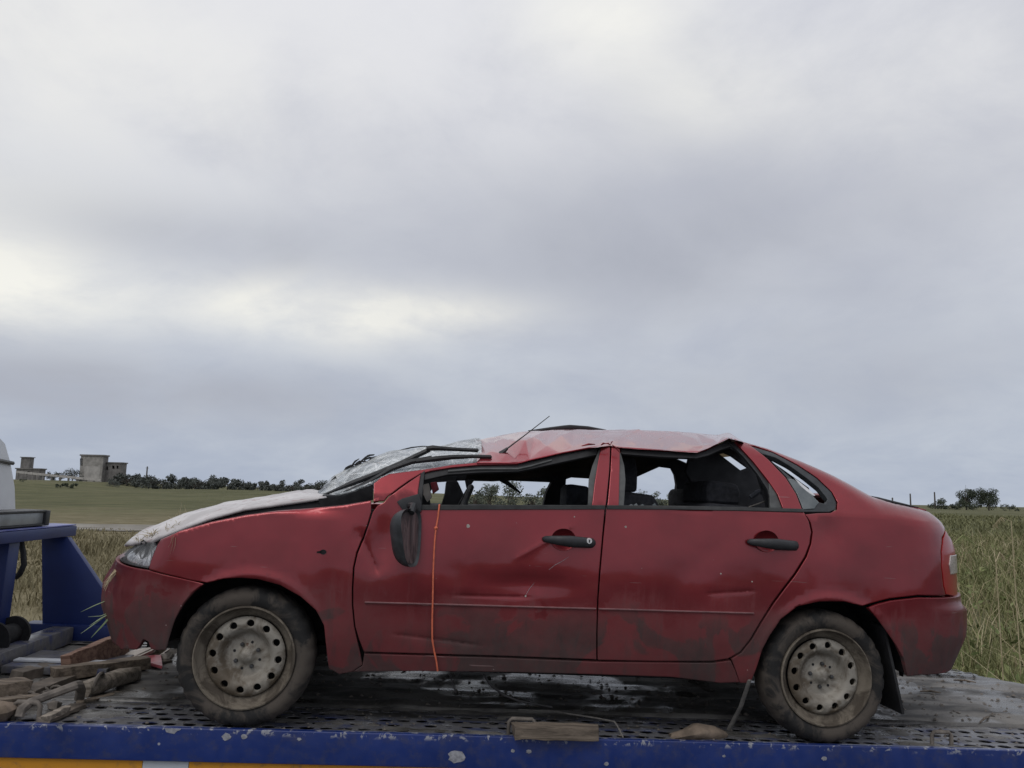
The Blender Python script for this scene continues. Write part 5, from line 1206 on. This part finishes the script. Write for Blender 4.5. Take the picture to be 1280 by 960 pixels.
mb = MB(); mb.prism([Pz(180, 822, .03), Pz(200, 822, .03), Pz(202, 836, .02), Pz(187, 832, .025)], (0, .01, .012)); tag(mb.build('broken_piece', 'broken_red', None, mw=T), 'small bright red broken plastic piece under the bumper', 'debris')
mb = MB(); mb.prism([Pz(150, 820, .05), Pz(170, 815, .06), Pz(192, 812, .07), Pz(193, 816, .05), Pz(168, 823, .04)], (0, .02, .012)); tag(mb.build('broken_piece', 'broken_pale', None, mw=T), 'pale broken plastic strip under the bumper', 'debris')
mb = MB(); mb.tube([Pz(648, 887, .03), Pz(690, 889, .035), Pz(742, 897, .04), Pz(768, 902, .045), Pz(772, 908, .03), Pz(779, 922, .004)], .0035, 6); tag(mb.build('wire', 'strap_grey', None, mw=T), 'thin bent wire lying on the deck right of the wooden block', 'wire')
mb = MB(); mb.tube([Py(604, 842, .10), Py(612, 855, .10), Py(628, 868, .12), Py(648, 876, .14), Py(690, 884, .2)], .005, 6); tag(mb.build('cable', 'wire', None, mw=T), 'black cable drooping from under the front door', 'cable')
mb = MB(); mb.tube([Py(562, 842, .1), Py(565, 852, .1), Py(570, 866, .11)], .0035, 5); mb.tube([Py(565, 852, .1), Py(572, 845, .11), Py(575, 842, .11)], .002, 5); tag(mb.build('wire', 'wire', None, mw=T), 'short black wire hanging below the orange cord', 'wire')
for (x0, y0, x1, y1, d, lb) in ((1192, 850, 1220, 853, .02, 'longer twig lying on the deck tail'), (1150, 864, 1176, 866, .02, 'thin twig on the deck behind the mud flap'), (1225, 903, 1237, 896, .02, 'pale straw near the right edge of the deck')):
    a, b = Pz(x0, y0, d), Pz(x1, y1, d); mb = MB(); mb.tube([a, a.lerp(b, .5)+Vector((0, 0, .006)), b], [.004, .006, .003], 5); tag(mb.build('twig', 'wood' if d else 'straw', None, mw=T), lb, 'twig')
# clods of dried mud on the deck
def clods(n, u0_, u1_, y0, y1, s0, s1, seed, zb=.014):
    g = random.Random(seed); mb = MB()
    for _ in range(n):
        u, y, s_ = g.uniform(u0_, u1_), g.uniform(y0, y1), g.uniform(s0, s1)**1.0
        c = Vector((u, y, zb)); V = []
        for i in range(5): t = 2*math.pi*i/5+g.random(); V.append(c+Vector((s_*math.cos(t), s_*math.sin(t), 0)))
        V.append(c+Vector((g.uniform(-.3, .3)*s_, g.uniform(-.3, .3)*s_, s_*g.uniform(.4, .8)))); mb.add(V, [(i, (i+1) % 5, 5) for i in range(5)])
    return mb
mb = clods(900, -1.2, 4.2, .40, 1.6, .004, .016, 3); o = mb.build('mud_crumbs', 'steel_mud', None, mw=T); tag(o, 'crumbs of dried mud scattered over the deck plate', 'mud', kind='stuff')
mb = clods(260, -1.0, 4.4, .03, .38, .003, .010, 4, .001); o = mb.build('mud_crumbs', 'steel_mud', None, mw=T); tag(o, 'crumbs of dried mud on the perforated track', 'mud', kind='stuff')
# grass caught on the car nose and bumper
def tuft(name, items, mat, label, cat='grass tuft'):
    mb = MB()
    for pts, r in items: mb.tube(pts, [r, r*.8, r*.15] if len(pts) == 3 else [r]*len(pts), 4, flat=(1, .4))
    return tag(mb.build(name, mat, None, mw=T), label, cat)
it = []
for i in range(120):
    x = rng.uniform(170, 226); y = 676-(x-172)*.40+rng.uniform(-1, 3.5); a = rng.uniform(-2.6, -.3); l = rng.uniform(4, 15)*(1 if rng.random() < .85 else 1.6); d = rng.uniform(.03, .5)
    it.append(([Py(x, y, d), Py(x+l*.5*math.cos(a), y+l*.4*math.sin(a), d), Py(x+l*math.cos(a), y+l*.7*math.sin(a)+2, d)], .0034))
for x, h in ((221, 14), (224, 20), (228, 12), (232, 17), (236, 9), (218, 9)): it.append(([Py(x, 652, .6), Py(x+1, 652-h*.6, .6), Py(x+rng.uniform(-2, 4), 652-h*1.25, .6)], .003))
for x0, y0, x1, y1 in ((218, 668, 212, 697), (220, 672, 217, 690), (216, 671, 211, 684)): a, b = body(*sol(x0, y0), -.006), body(*sol(x1, y1), -.006); it.append(([a, a.lerp(b, .5)+Vector((.004, -.003, 0)), b], .0022))
for k_ in range(14): x = rng.uniform(132, 150); it.append(([Py(146+rng.uniform(-3, 3), 712, .2), Py(138, 722+rng.uniform(-4, 6), .12), Py(131+rng.uniform(-3, 3), 732+rng.uniform(-5, 8), .1)], .0022))
tag(tuft('dry_grass_tuft', it, 'straw', 'dry straw caught along the bonnet nose and headlight'), kind='stuff')
it = [([Py(140, 748, .25), Py(118, 757, .22), Py(101, 765, .2)], .006), ([Py(140, 764, .25), Py(126, 770, .22), Py(110, 771, .2)], .005), ([Py(140, 764, .25), Py(122, 777, .2), Py(101, 792, .18)], .006), ([Py(140, 768, .25), Py(128, 782, .2), Py(114, 797, .18)], .006), ([Py(138, 766, .25), Py(124, 774, .2), Py(112, 782, .18)], .005)]
tuft('green_grass_tuft', it, 'blade_green', 'green grass blades sticking out from the front bumper')
